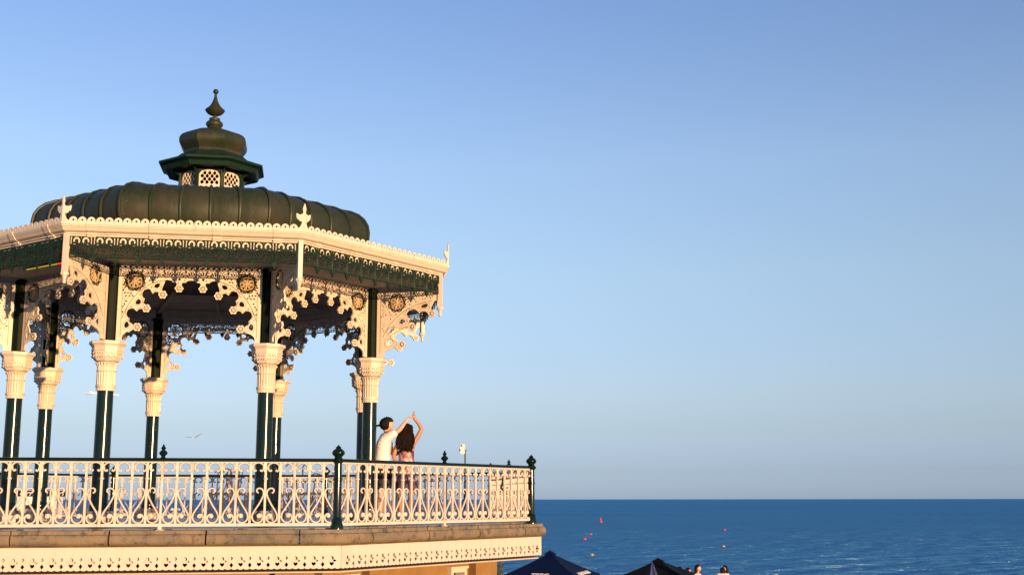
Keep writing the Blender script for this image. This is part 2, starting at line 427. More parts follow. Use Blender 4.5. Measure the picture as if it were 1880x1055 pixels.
for k in range(8):
    a = PI/8+k*PI/4; upper.tube([(.108*math.cos(a), .108*math.sin(a), ZCT), (.108*math.cos(a), .108*math.sin(a), 4.05)], .012, 5)
upper = upper.mesh('upper_post', 'green_matt', 20)
for k in range(8):
    c = ob('column', shaft, stand, outw(CA[k], RC), CA[k])
    ob('capital', capital, c); ob('abacus', abacus, c); ob('plinth', plinth, c); ob('upper_post', upper, c)

# ---- bracket plate (coordinates traced as proportions of the casting)
def P(x, y):
    xe = 58+(865-y)*.053
    return ((x-xe)/638.0, 4.062-(470+y/5.55-490)*.00892)
INTR = [(118, 868), (116, 835), (128, 808), (160, 783), (205, 768), (238, 746), (238, 714), (212, 698), (190, 670), (192, 646), (172, 626), (162, 597), (174, 562), (204, 545), (236, 548), (262, 574),
        (285, 550), (318, 545), (330, 560), (342, 505), (330, 478), (342, 446), (322, 420), (316, 390), (338, 356), (376, 346), (404, 358), (421, 394), (442, 374), (470, 376), (490, 395), (512, 360), (516, 330), (530, 300), (545, 262)]
EYES = [[(140, 720), (146, 690), (168, 674), (184, 690), (190, 716), (172, 738), (150, 745)],
        [(250, 500), (256, 470), (276, 452), (300, 455), (306, 480), (300, 498), (272, 506)],
        [(432, 322), (446, 298), (470, 288), (496, 292), (490, 318), (470, 336), (446, 334)]]
ROS = [(268, 730), (357, 541), (520, 400)]
MED = P(247, 268); MEDR = .152
ARCH = [(118, 650), (140, 590), (175, 520), (222, 450), (275, 390), (335, 338), (400, 298), (470, 268), (530, 258)]
def bracket(name, sx, xend):
    T = lambda q: (P(*q)[0]*sx, P(*q)[1])
    out = [(0.0, P(60, 868)[1])]+[T(q) for q in INTR]+[(xend, 3.83), (xend, 3.995), (0.0, 3.995)]
    med = circ(MED[0]*sx, MED[1], MEDR, 24)
    holes = [[T(q) for q in e] for e in EYES]+[med]
    ar = [T(q) for q in ARCH]
    # keep a rib along the arch line free of openings
    ribs = [[(a, b+.012) for a, b in ar]+[(a, b-.012) for a, b in reversed(ar)]]
    stile = .075
    region = [(stile, 3.98), (stile, 3.05)]+[(a, b) for a, b in ar[1:]]+[(xend-.02, 3.98)]
    rnd = random.Random(11)
    lc = lace(out, holes+ribs, region, .0495, .0235, rnd)
    # trefoil piercings beside each eye
    for ex, ez in ((222, 640), (210, 520), (295, 405), (408, 330), (150, 635)):
        q = T((ex, ez)); h = [(q[0], q[1]+.02), (q[0]+.012, q[1]-.012), (q[0]-.012, q[1]-.012)]
        if inside(q, out) and pdist(q, out) > .024 and all(pdist(q, o) > .02 for o in holes+lc): lc.append(h)
    me = plate(name, out, holes+lc, .028, 'cream')
    return me
ring_br = bracket('spandrel_bracket', 1.0, .66)
ring_br_m = mirror(ring_br, 'spandrel_bracket_mirrored')
eave_br = bracket('eave_bracket', 1.48, 1.10)
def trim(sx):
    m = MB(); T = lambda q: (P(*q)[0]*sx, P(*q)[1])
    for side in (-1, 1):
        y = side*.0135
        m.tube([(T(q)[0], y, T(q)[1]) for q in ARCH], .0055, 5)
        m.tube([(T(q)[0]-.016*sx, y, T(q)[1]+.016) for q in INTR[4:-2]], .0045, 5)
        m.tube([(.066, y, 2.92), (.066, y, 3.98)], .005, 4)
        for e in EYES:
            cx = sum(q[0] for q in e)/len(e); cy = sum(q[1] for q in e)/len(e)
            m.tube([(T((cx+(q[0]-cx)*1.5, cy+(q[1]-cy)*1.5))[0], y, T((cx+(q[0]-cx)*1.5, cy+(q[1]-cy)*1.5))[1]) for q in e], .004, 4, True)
    return m.mesh('bracket_moulding_shade', 'groove_shade', 50)  # thin dark tubes draw the shade lines of the moulding by colour
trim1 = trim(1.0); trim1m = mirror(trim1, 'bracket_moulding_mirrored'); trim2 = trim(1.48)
def rosette_mesh():
    m = MB(); poly = []
    for i in range(48):
        a = 2*PI*i/48; r = .050+.018*abs(math.cos(3*a))**.7
        poly.append((r*math.cos(a), r*math.sin(a)))
    m.prism(poly, -.016, .016)
    for sd in (-1, 1): m.ball((0, sd*.016, 0), .018, 8, 5)
    me = m.mesh('rosette', 'cream', 40); me.materials.append(M['groove_shade'])
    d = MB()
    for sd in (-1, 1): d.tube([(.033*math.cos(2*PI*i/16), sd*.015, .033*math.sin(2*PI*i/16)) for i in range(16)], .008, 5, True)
    dm = d.mesh('rosette_groove_shade', 'groove_shade')
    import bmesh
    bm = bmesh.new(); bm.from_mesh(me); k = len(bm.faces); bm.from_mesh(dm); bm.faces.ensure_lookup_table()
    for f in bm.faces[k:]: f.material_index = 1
    bm.to_mesh(me); bm.free(); return me
rosette = rosette_mesh()
def lobed(r, n=8, amp=.14, k=64):
    return [((r*(1-amp)+r*amp*2*abs(math.sin(n/2*2*PI*i/k))**.6*.6)*math.cos(2*PI*i/k), (r*(1-amp)+r*amp*2*abs(math.sin(n/2*2*PI*i/k))**.6*.6)*math.sin(2*PI*i/k)) for i in range(k)]
medal = MB()
medal.tube([(x, 0, z) for x, z in lobed(.162)], .017, 6, True)
medal = medal.mesh('medallion', 'green_iron', 50)
def foliage():
    m = MB(); rnd = random.Random(5)
    for k in range(8):
        a0 = 2*PI*k/8+.2; R0 = .085+.012*(k % 2)
        for sgn in (-1, 1):
            cx, cz = R0*math.cos(a0), R0*math.sin(a0); pts = []
            for i in range(10):
                t = i/9; a = a0+PI+sgn*t*4.4; r = .046*(1-.72*t)
                pts.append((cx+r*math.cos(a)-sgn*.016*math.sin(a0), rnd.uniform(-.006, .006), cz+r*math.sin(a)+sgn*.016*math.cos(a0)))
            m.tube(pts, [.0048]*9+[.009], 5)
        m.tube([(0, 0, 0), (.135*math.cos(a0+.39), 0, .135*math.sin(a0+.39))], [.012, .004], 5)
    m.ball((0, 0, 0), .022, 8, 5)
    return m.mesh('foliage', 'gold', 60)
fol = foliage()

# lace band across each bay, hung with two drops
HB = RC*SI-.112
def lace_band():
    w = HB-.655
    out = [(-w, 3.995), (-w, 3.80)]
    nsc = 5
    for i in range(nsc):
        x0 = -w+2*w*i/nsc; x1 = -w+2*w*(i+1)/nsc
        if i in (1, 3):
            xm = (x0+x1)/2
            out += [(xm-.05, 3.80), (xm-.035, 3.775), (xm-.022, 3.75), (xm+.022, 3.75), (xm+.035, 3.775), (xm+.05, 3.80)]
        else:
            out += arc((x0+x1)/2, 3.80, (x1-x0)/2*.92, 180, 0, 6)[1:-1] and [(q[0], 3.80+(q[1]-3.80)*.45) for q in arc((x0+x1)/2, 3.80, (x1-x0)/2*.92, 180, 0, 6)]
    out += [(w, 3.80), (w, 3.995)]
    # remove duplicates
    o2 = [out[0]]
    for q in out[1:]:
        if abs(q[0]-o2[-1][0])+abs(q[1]-o2[-1][1]) > 1e-4: o2.append(q)
    out = o2; holes = []
    for i in range(5):                                         # fans of slits under the top edge
        cx = -w+2*w*(i+.5)/5; cz = 3.865
        for a in (35, 62, 90, 118, 145):
            c, s = math.cos(R_(a)), math.sin(R_(a)); px, pz = -s, c
            r0, r1 = .045, .105 if a == 90 else .098
            q = [(cx+c*r0+px*.005, cz+s*r0+pz*.005), (cx+c*r1+px*.013, cz+s*r1+pz*.013), (cx+c*(r1+.008), cz+s*(r1+.008)), (cx+c*r1-px*.013, cz+s*r1-pz*.013), (cx+c*r0-px*.005, cz+s*r0-pz*.005)]
            if all(inside(p, out) for p in q) and min(pdist(p, out) for p in q) > .005: holes.append(q)
        h = circ(cx, 3.853, .022, 10)
        if all(inside(p, out) for p in h) and min(pdist(p, out) for p in h) > .005: holes.append(h)
    holes += lace(out, holes, out, .05, .017, random.Random(4))
    return plate('lace_band', out, holes, .026, 'cream')
lband = lace_band()
def lattice_strip():
    m = MB(); w = HB; z0, z1 = 4.0, 4.075
    n = 26
    for i in range(n):
        x0 = -w+2*w*i/n; x1 = -w+2*w*(i+1)/n
        m.tube([(x0, -.004, z0), (x1, -.004, z1)], .008, 4); m.tube([(x0, .006, z1), (x1, .006, z0)], .008, 4)
    m.box(-w, w, -.016, .016, z0-.004, z0+.008)
    return m.mesh('lattice_strip', 'ceil')
lstrip = lattice_strip()
for k in range(8):
    a = ob('arch_screen', lstrip, stand, outw(FA[k], RC*CO), FA[k])
    ob('lace_band', lband, a)
    w = HB-.655
    for i in (1, 3):
        ob('rosette', rosette, a, (-w+2*w*(i+.5)/5, 0, 3.705))
    for sg, bm_, tm in ((1, ring_br, trim1), (-1, ring_br_m, trim1m)):
        ob('spandrel_bracket', bm_, a, (-sg*HB, 0, 0)); ob('bracket_moulding_shade', tm, a, (-sg*HB, 0, 0))
        for q in ROS:
            t, z = P(*q); ob('rosette', rosette, a, (-sg*(HB-t), 0, z))
        ob('medallion', medal, a, (-sg*(HB-MED[0]), 0, MED[1])); ob('foliage', fol, a, (-sg*(HB-MED[0]), 0, MED[1]))
    r0 = RC+.112
    b = ob('eave_bracket', eave_br, stand, outw(CA[k], r0), CA[k]-PI/2)
    ob('bracket_moulding_shade', trim2, b)
    for q in ROS:
        t, z = P(*q); ob('rosette', rosette, b, (t*1.48, 0, z))
    ob('medallion', medal, b, (MED[0]*1.48, 0, MED[1])); ob('foliage', fol, b, (MED[0]*1.48, 0, MED[1]))

# ---- frieze: ten cast units per face under the gutter
FW = RP*SI; FAP = RP*CO; NU = 10; U = 2*(FW-.045)/NU
def frieze_unit():
    h = U/2; s = U/500.0; zt = 4.262
    X = lambda x: x*s
    Z = lambda y: zt-.008-y*.00072
    out = [(-h, zt), (-h, Z(196)), (-h+.02, Z(204)), (-.03, Z(172)), (0, Z(190)), (.03, Z(172)), (h-.02, Z(204)), (h, Z(196)), (h, zt)]
    H = []
    def both(poly):
        q = [(X(a), Z(b)) for a, b in poly]; H.append(q); H.append([(-a, b) for a, b in reversed(q)])
    cpoly = []; c = (-98, 82)
    for t in range(15):
        a = R_(192-(t/14)*240); cpoly.append((c[0]+80*math.cos(a), c[1]-80*math.sin(a)))
    for t in range(13):
        a = R_(-46+(t/12)*205); cpoly.append((c[0]-4+36*math.cos(a), c[1]+2-36*math.sin(a)))
    cpoly.append((c[0]-30, c[1]+14)); cpoly.append((c[0]-44, c[1]+34)); cpoly.append((c[0]-66, c[1]+34))
    both(cpoly)
    both([(-234, 6), (-192, 6), (-204, 60), (-204, 140), (-234, 176)])
    both([(-196, 172), (-150, 150), (-112, 150), (-130, 168)])
    H.append([(X(a), Z(b)) for a, b in ((-22, 2), (22, 2), (0, 34))])
    up = plate('frieze_upper', out, H, .018, 'green_iron')
    m = MB(); k = 0
    def st(pts, r=.0062):
        nonlocal k
        k += 1; y = ((k % 5)-2)*.0012
        m.tube([(X(a), y, Z(b)) for a, b in pts], r, 5)
    # pointed arch from post to post, an inner arch, a fan of ribs, leaf loops and the bottom fringe
    for sg in (-1, 1):
        st(smoothpath([(sg*246, 385), (sg*225, 290), (sg*165, 225), (sg*85, 195), (0, 186)], 3), .0075)
        st(smoothpath([(sg*246, 300), (sg*215, 235), (sg*190, 205)], 2))
        st(smoothpath([(sg*196, 372), (sg*176, 300), (sg*120, 248), (sg*55, 228), (0, 240)], 3))
        st(smoothpath([(sg*150, 372), (sg*128, 310), (sg*75, 272), (sg*25, 280), (sg*18, 318), (sg*48, 334), (sg*66, 312)], 3))
        st(smoothpath([(sg*110, 372), (sg*92, 340), (sg*100, 318)], 2)); st([(sg*228, 385), (sg*205, 335)]); st([(sg*205, 270), (sg*176, 300)]); st([(sg*150, 216), (sg*120, 248)]); st([(sg*75, 194), (sg*66, 229)])
        st([(sg*140, 262), (sg*100, 290)]); st([(sg*172, 330), (sg*140, 345)])
    st([(0, 186), (0, 372)]); st([(-250, 378), (250, 378)], .0072); st([(-250, 424), (250, 424)], .0072)
    for i in range(13):
        x = -240+40*i
        st([(x, 376), (x, 426)], .0055)
    for i in range(12):
        x = -220+40*i
        st([(x-20, 426), (x-10, 440), (x, 446), (x+10, 440), (x+20, 426)], .005)
    m2 = m.mesh('frieze_lower', 'green_iron')
    return join('frieze_unit', [up, m2], 'green_iron', False)
funit = frieze_unit()
def drop_mesh():
    m = MB()
    m.tube([(0, 0, 4.25), (0, 0, 3.90)], .009, 5)
    m.prism([(-.008, 3.95), (-.045, 3.925), (-.030, 3.905), (-.048, 3.885), (-.018, 3.885), (-.012, 3.86), (0, 3.835), (.012, 3.86), (.018, 3.885), (.048, 3.885), (.030, 3.905), (.045, 3.925), (.008, 3.95)], -.011, .011)
    return m.mesh('frieze_drop', 'green_iron')
fdrop = drop_mesh()
fr_board = MB().box(-FW+.05, FW-.05, .0125, .04, 4.128, 4.30).mesh('frieze_board', 'cream')
for k in range(8):
    f = ob('frieze', fr_board, stand, outw(FA[k], FAP), FA[k])
    for i in range(NU):
        x = -FW+.045+U*(i+.5)
        ob('frieze_unit', funit, f, (x, 0, 0), scale=(.994, 1, 1))
        if i: ob('frieze_drop', fdrop, f, (-FW+.045+U*i, -.003, 0))

# ---- gutter, crest, corner pieces
GW = RG*SI; GAP = RG*CO
GP = [(-.165, 4.265), (-.150, 4.265), (-.150, 4.285), (-.115, 4.29), (-.112, 4.305), (-.055, 4.33), (-.030, 4.375), (-.012, 4.392), (-.012, 4.405), (0, 4.41), (0, 4.445), (-.025, 4.445), (-.04, 4.42), (-.165, 4.42)]
def gutter_seg(x0, x1, grow=0.0, miter=True):
    rings = []
    for sx in (x0, x1):
        ring = []
        for d, z in GP:
            r = d+grow*(1 if z > 4.28 else 1)
            x = sx if not miter else sx*( (GAP+d+grow)/GAP )
            ring.append((x, -r, z-(grow if z < 4.3 else -grow*.0)))
        rings.append(ring)
    return rings
gm = MB().loft(gutter_seg(-GW, GW)).mesh('gutter', 'cream', 20)
gj = MB().loft([[(x, y, z) for x, y, z in r] for r in gutter_seg(-.065, .065, .012, False)]).mesh('gutter_joint', 'cream', 20)
def scallop():
    r = .063
    out = [(-.068, 4.440), (-.064, 4.462)]+arc(0, 4.468, r, 180, 0, 12)+[(.064, 4.462), (.068, 4.440)]
    return plate('crest_scallop', out, [circ(0, 4.482, .017, 8)], .016, 'cream')
sc = scallop()
NS = 26; SP = (2*GW-.20)/NS
def fin_half():
    out = [(0, 4.43), (.115, 4.43), (.112, 4.462), (.085, 4.475), (.058, 4.50), (.042, 4.54), (.035, 4.58), (.060, 4.575), (.085, 4.595), (.098, 4.62), (.112, 4.61), (.122, 4.655), (.126, 4.70), (.105, 4.70), (.085, 4.685), (.055, 4.685), (.026, 4.70), (.020, 4.73), (.030, 4.765), (.022, 4.805), (.006, 4.855), (0, 4.86)]
    return plate('corner_cresting', out, [], .022, 'cream')
fh = fin_half(); fhm = mirror(fh, 'corner_cresting_mirrored')
pend = MB()
pend.box(-.036, .036, -.036, .036, 3.70, 4.30)
pend.lathe([(.060, 3.665), (.066, 3.675), (.066, 3.70), (.048, 3.712)], 8, rot=PI/8)
pend.lathe([(.010, 3.534), (.026, 3.545), (.030, 3.56), (.020, 3.58), (.024, 3.60), (.034, 3.635), (.05, 3.664)], 8, rot=PI/8)
pend = pend.mesh('corner_pendant', 'cream', 30)
for k in range(8):
    g = ob('gutter', gm, stand, outw(FA[k], GAP), FA[k])
    for fx in (.117, .37, .632, .886): ob('gutter_joint', gj, g, (-GW+2*GW*fx, 0, 0))
    for i in range(NS): ob('crest_scallop', sc, g, (-GW+.10+SP*(i+.5), .022, 0), scale=(SP/.1365, 1, 1))
    ob('corner_cresting', fhm, g, (GW-.006, .022, 0)); ob('corner_cresting', fh, g, (-GW+.006, .022, 0))
    ob('corner_pendant', pend, stand, outw(CA[k], RP), CA[k])

# ---- soffit, ring beam, ceiling, roof apron
def facet(prof0, prof1, name, mat, thick=None):
    """one octant sheet between two (R,z) circles, built in the face frame"""
    (r0, z0), (r1, z1) = prof0, prof1
    v = [(-r0*SI, -r0*CO, z0), (r0*SI, -r0*CO, z0), (r1*SI, -r1*CO, z1), (-r1*SI, -r1*CO, z1)]
    t = .02
    return MB().add(v+[(x, y, z+t) for x, y, z in v], [(0, 1, 2, 3), (7, 6, 5, 4), (0, 4, 5, 1), (1, 5, 6, 2), (2, 6, 7, 3), (3, 7, 4, 0)]).mesh(name, mat)
soff = facet((RP-.05, 4.13), (RC+.06, 4.085), 'soffit', 'ceil')
ap_ = facet((RG-.06, 4.43), (2.8, 4.50), 'roof_apron', 'dome')
beam = MB().box(-RC*SI+.09, RC*SI-.09, -.06, .06, 4.077, 4.24).mesh('ring_beam', 'ceil')
planks = []
NP = 14
for i in range(NP):
    r0 = (RC-.05)*(1-i/NP)+.08; r1 = (RC-.05)*(1-(i+1)/NP)+.09
    z = lambda r: 4.24+(RC-r)*.26
    planks.append(facet((r0, z(r0)-.004*(i % 2)), (r1, z(r1)-.004*(i % 2)), 'ceiling_board', 'ceil'))
raft = MB().tube([(0, -RC+.05, 4.20), (0, -.1, 4.20+(RC-.1)*.262)], .055, 4).mesh('rafter', 'ceil')
raft2 = MB().tube([(0, -RC*CO+.05, 4.20), (0, -.1, 4.20+(RC-.1)*.262)], .035, 4).mesh('common_rafter', 'ceil')
boss = MB().lathe([(.02, 4.86), (.10, 4.88), (.14, 4.93), (.16, 5.0), (.2, 5.06)], 16).mesh('ceiling_boss', 'ceil', 40)
ceil0 = ob('ceiling', boss, stand)
for k in range(8):
    ob('soffit', soff, stand, rz=FA[k]); ob('roof_apron', ap_, stand, rz=FA[k])
    b = ob('ring_beam', beam, stand, outw(FA[k], RC*CO), FA[k])
    for me in planks: ob('ceiling_board', me, ceil0, rz=FA[k])
    ob('rafter', raft, ceil0, rz=CA[k]); ob('common_rafter', raft2, ceil0, rz=FA[k])

# ---- dome of ribbed panels
DP = [(2.80, 4.47), (2.93, 4.60), (3.05, 4.78), (3.115, 4.97), (3.125, 5.10), (3.10, 5.23), (3.03, 5.345), (2.92, 5.44), (2.76, 5.51), (2.55, 5.555), (2.2, 5.60), (1.7, 5.68), (1.2, 5.80), (.80, 5.93), (.60, 6.0)]
def dpt(R, f, bulge=0.0):
    return (-R*SI+2*R*SI*f, -R*CO-bulge)
dome0 = ob('dome', MB().lathe([(R-.06, z-.02) for R, z in DP], 8, rot=YAW-PI/2-PI/8).mesh('dome', 'dome'), stand)
dpan, drib = [], []
for j in range(5):
    rings = []
    for R, z in DP:
        ring = []
        for q in range(5):
            f = (j+q/4)/5; b = .016*math.sin(PI*q/4)
            x, y = dpt(R, f, b); ring.append((x, y, z+b*.4))
        rings.append(ring)
    m = MB().loft(rings, cap=False, closed=False); dpan.append(m.mesh('dome_panel', 'dome', 60))
    drib.append(MB().tube([(*dpt(R+.012, j/5), z+.012) for R, z in DP], .026, 6).mesh('dome_rib', 'dome', 60))
for k in range(8):
    for j in range(5):
        ob('dome_panel', dpan[j], dome0, rz=FA[k]); ob('dome_rib', drib[j], dome0, rz=FA[k])

# ---- lantern
LR = .593
def oct_lathe(prof, name, mat, smooth=15): return MB().lathe(prof, 8, rot=YAW-PI/2-PI/8).mesh(name, mat, smooth)
lan = ob('lantern', oct_lathe([(LR+.05, 5.90), (LR+.05, 5.99), (LR+.02, 6.01), (LR-.02, 6.02)], 'lantern_base', 'green_iron'), stand)
lw = LR*SI
lw_out = [(-lw+.03, 6.02), (-lw+.03, 6.21), (-lw+.045, 6.27), (-lw+.085, 6.325), (-.055, 6.345), (0, 6.355), (.055, 6.345), (lw-.085, 6.325), (lw-.045, 6.27), (lw-.03, 6.21), (lw-.03, 6.02)]
hh = []
rowz = 6.055; r_i = 0
while rowz < 6.36:
    for x in [(-3+i)*.088+(.044 if r_i % 2 else 0) for i in range(7)]:
        q = [(x, rowz+.042), (x+.022, rowz+.022), (x+.034, rowz-.006), (x+.022, rowz-.028), (x, rowz-.040), (x-.022, rowz-.028), (x-.034, rowz-.006), (x-.022, rowz+.022)]
        if all(inside(p, lw_out) for p in q) and min(pdist(p, lw_out) for p in q) > .005: hh.append(q)
    rowz += .058; r_i += 1
lwin = plate('lattice_window', lw_out, hh, .016, 'cream')
lfr_out = [(-lw, 6.02), (-lw, 6.42), (lw, 6.42), (lw, 6.02), (lw-.028, 6.02), (lw-.028, 6.21), (lw-.043, 6.272), (lw-.083, 6.328), (.055, 6.35), (0, 6.36), (-.055, 6.35), (-lw+.083, 6.328), (-lw+.043, 6.272), (-lw+.028, 6.21), (-lw+.028, 6.02)]
lfr = plate('window_surround', lfr_out, [], .045, 'green_iron')
lpost = MB()
lpost.box(-.033, .033, -.03, .03, 6.0, 6.40); lpost.box(-.043, .043, -.04, .04, 6.30, 6.325)
lpost.prism([(-.018, 6.36), (.018, 6.36), (.018, 6.40), (-.018, 6.40)], -.12, 0)
lpost.tube([(0, -.03, 6.30), (0, -.07, 6.33), (0, -.15, 6.385)], .016, 5)
lpost = lpost.mesh('lantern_post', 'green_iron')
for k in range(8):
    ob('lattice_window', lwin, lan, outw(FA[k], LR*CO-.015), FA[k]); ob('window_surround', lfr, lan, outw(FA[k], LR*CO), FA[k])
    ob('lantern_post', lpost, lan, outw(CA[k], LR), CA[k])
ob('lantern_eave', oct_lathe([(.50, 6.41), (.84, 6.375), (.875, 6.36), (.89, 6.37), (.925, 6.44), (.965, 6.462), (.985, 6.468), (1.012, 6.478), (1.015, 6.515), (.98, 6.53), (.70, 6.63), (.60, 6.72)], 'lantern_eave', 'green_iron'), lan)
ob('onion_cap', oct_lathe([(.60, 6.70), (.56, 6.745), (.555, 6.79), (.585, 6.835), (.625, 6.88), (.655, 6.94), (.660, 7.0), (.645, 7.055), (.60, 7.11), (.52, 7.155), (.42, 7.19), (.32, 7.215), (.24, 7.245), (.18, 7.275), (.135, 7.30)], 'onion_cap', 'dome', 28), lan)
ob('spire_finial', MB().lathe([(.15, 7.27), (.125, 7.30), (.122, 7.315), (.14, 7.335), (.158, 7.36), (.160, 7.39), (.145, 7.42), (.115, 7.44), (.10, 7.45), (.105, 7.465), (.10, 7.495), (.045, 7.51), (.034, 7.525), (.034, 7.545), (.08, 7.56), (.13, 7.585), (.165, 7.62), (.186, 7.655), (.178, 7.668), (.138, 7.70), (.095, 7.75), (.062, 7.81), (.040, 7.87), (.027, 7.93), (.022, 7.975), (.019, 7.985), (.04, 7.995), (.052, 8.02), (.052, 8.04), (.035, 8.07), (.01, 8.08)], 20).mesh('spire_finial', 'dome', 40), lan)

# ---- coloured light strip under the left-hand eave
ls = thing('light_strip', 'thin glowing light strip, yellow then red, under the left eave', 'light strip', outw(FA[7], 3.55), FA[7])
ob('yellow_tube', MB().tube([(-.22, 0, 4.055), (.60, 0, 4.055)], .010, 6).mesh('yellow_tube', 'led_yellow'), ls)
ob('red_tube', MB().tube([(.63, 0, 4.055), (.90, 0, 4.055)], .013, 6).mesh('red_tube', 'led_red'), ls)
ob('channel', MB().box(-.24, .92, -.02, .02, 4.068, 4.085).mesh('channel', 'black'), ls)

# ================================================================== RAILING
RR = 6.1279; RH = RR*SI; RAP = RR*CO
rail = thing('railing', 'cream scrolled iron railing with dark green handrail and posts around the terrace', 'railing')
PIT = 2*RH/24
def Q(x, y): return (x*PIT/109.0, .922-((y/4.138+800)-842)*.00739)
LY = [(50, 432), (64, 420), (60, 402), (42, 396), (22, 405), (13, 425), (12, 442), (22, 470), (48, 520), (78, 566), (93, 600), (88, 632), (66, 652), (38, 652), (19, 636), (15, 614), (26, 594), (44, 590), (54, 604), (44, 616)]
lyre = MB()
for sg in (-1, 1):
    pts = [(sg*Q(x, y)[0], 0, Q(x, y)[1]) for x, y in smoothpath(LY, 2)]
    lyre.tube(pts, .0135, 6)
    cx, cz = Q(40, 605); lyre.ball((sg*cx, 0, cz), .027, 8, 5, (1, .6, 1))
z = Q(0, 442)[1]; lyre.box(-.030, .030, -.019, .019, z-.012, z+.012)
lyre = lyre.mesh('lyre_scroll', 'cream_rail', 60)
balu = MB(); balu.bar((0, 0, .045), (0, 0, .872), .029)
zc = Q(0, 325)[1]
balu.lathe([(.014, zc-.014), (.03, zc-.008), (.03, zc+.008), (.014, zc+.014)], 8)
zc = Q(0, 612)[1]; balu.box(-.021, .021, -.018, .018, zc-.011, zc+.011)
balu.box(-.022, .022, -.017, .017, Q(0, 250)[1]-.010, Q(0, 250)[1]+.012)
balu = balu.mesh('baluster', 'cream_rail')
arch_ = MB()
ap = [(-36, 262), (-31, 270), (-22, 266), (-24, 255)]
L = [(-18, 262), (-27, 270), (-37, 262), (-40, 245)]+[(q[0], q[1]) for q in [(44*math.cos(R_(a)), 243-38*math.sin(R_(a))) for a in range(170, 5, -15)]]+[(40, 245), (37, 262), (27, 270), (18, 262)]
arch_.tube([(Q(x, y)[0], 0, Q(x, y)[1]) for x, y in L], .0128, 6)
for sg in (-1, 1): arch_.ball((Q(sg*20, 264)[0], 0, Q(0, 264)[1]), .017, 8, 5, (1, .7, 1))
arch_ = arch_.mesh('hoop_scroll', 'cream_rail', 60)
def handrail():
    prof = [(-.034, .880), (-.034, .905), (-.022, .922), (0, .928), (.022, .922), (.034, .905), (.034, .880)]
    return MB().loft([[(x, y, z) for y, z in prof] for x in (-RH+.05, RH-.05)]).mesh('handrail', 'green', 40)
hr = handrail()
brail = MB().box(-RH+.06, RH-.06, -.024, .024, .018, .056)
brail.box(-RH+.06, RH-.06, -.016, .016, .864, .879)
brail = brail.mesh('railing_panel', 'cream_rail')
foot = MB().box(-.024, .024, -.020, .020, -.03, .0175)
foot.lathe([(.06, -.032), (.058, -.022), (.03, -.016)], 8); foot = foot.mesh('railing_foot', 'cream_rail')
cpost = MB().lathe([(.092, -.035), (.092, .02), (.078, .045), (.072, .11), (.060, .125), (.056, .14), (.054, .62), (.064, .63), (.064, .65), (.054, .66), (.052, .86), (.062, .87), (.080, .885), (.084, .915), (.060, .93), (.050, .945), (.052, .955), (.075, .975), (.088, .995), (.090, 1.01), (.078, 1.035), (.055, 1.055), (.034, 1.068), (.036, 1.076), (.040, 1.083), (.020, 1.097), (.010, 1.108), (.003, 1.12)], 16).mesh('corner_post', 'green', 40)
mfin = MB().lathe([(.036, .925), (.030, .94), (.024, .95), (.040, .965), (.056, .985), (.058, .995), (.045, 1.015), (.024, 1.03), (.020, 1.04), (.032, 1.05), (.034, 1.06), (.018, 1.08), (.012, 1.1), (.004, 1.113)], 14).mesh('finial', 'green', 40)
jr = random.Random(77)
for k in range(8):
    p = ob('railing_panel', brail, rail, outw(FA[k], RAP), FA[k])
    ob('handrail', hr, p); ob('railing_foot', foot, p); ob('finial', mfin, p)
    for i in range(-11, 12):
        J = lambda a: (jr.uniform(-a, a), jr.uniform(-a, a)*.8, jr.uniform(-3*a, 3*a))
        ob('baluster', balu, p, (i*PIT, jr.uniform(-.002, .002), 0), rot=J(.005))
        if i % 2: ob('lyre_scroll', lyre, p, (i*PIT+jr.uniform(-.002, .002), .001, jr.uniform(-.002, .002)), rot=J(.008))
    for i in range(-12, 12): ob('hoop_scroll', arch_, p, ((i+.5)*PIT+jr.uniform(-.003, .003), -.002, jr.uniform(-.003, .003)), rot=(0, jr.uniform(-.02, .02), jr.uniform(-.03, .03)))
    ob('corner_post', cpost, rail, outw(CA[k], RR), CA[k])

# ================================================================== TERRACE BUILDING
RO = 6.375; RF = 6.285; RW = 5.37
terr = thing('terrace_building', 'octagonal ochre building under the bandstand with stone coping and cream valance', 'building', (0, 0, GROUND))
def tob(name, me, parent=terr, loc=(0, 0, 0), rz=0.0):
    l = Vector(loc)
    if parent is terr: l = l-Vector((0, 0, GROUND))
    return ob(name, me, parent, l, rz)
tob('deck', MB().lathe([(6.02, -.10), (6.02, 0.0-.012)], 8, rot=YAW-PI/2-PI/8).mesh('deck', 'deck'))
NP_ = [(.42, -.06), (.42, -.028), (.050, -.030), (.042, -.078), (.014, -.088), (.0, -.118), (-.004, -.150), (.004, -.190), (.022, -.214), (.05, -.2235), (.42, -.2235)]   # inset from outer edge, z
def cop_ring(s, inset_scale=True, angle=0.0, corner=False):
    return [(s if not corner else s*(RO*CO-d)/(RO*CO), -(RO*CO-d), z) for d, z in NP_]
ch = RO*SI
stones = []
for x0, x1 in ((-1.85, -.62), (-.62, .62), (.62, 1.85)):
    stones.append(MB().loft([cop_ring(x0+.011), cop_ring(x1-.011)]).mesh('coping_stone', 'coping', 40))
def corner_stone():
    rot = Matrix.Rotation
    A = [rot(-PI/8, 3, 'Z') @ Vector(p) for p in cop_ring(1.856)]
    B = [rot(-PI/8, 3, 'Z') @ Vector(p) for p in cop_ring(ch, corner=True)]
    Cc = [rot(PI/8, 3, 'Z') @ Vector(p) for p in cop_ring(-1.856)]
    return MB().loft([A, B, Cc]).mesh('corner_coping_stone', 'coping', 40)
cst = corner_stone()
drip = MB().loft([[(sx*(RO*CO-d)/(RO*CO), -(RO*CO-d), z) for d, z in ((.30, -.2245), (.058, -.2245), (.062, -.243), (.30, -.243))] for sx in (-ch, ch)]).mesh('drip_course', 'moss')
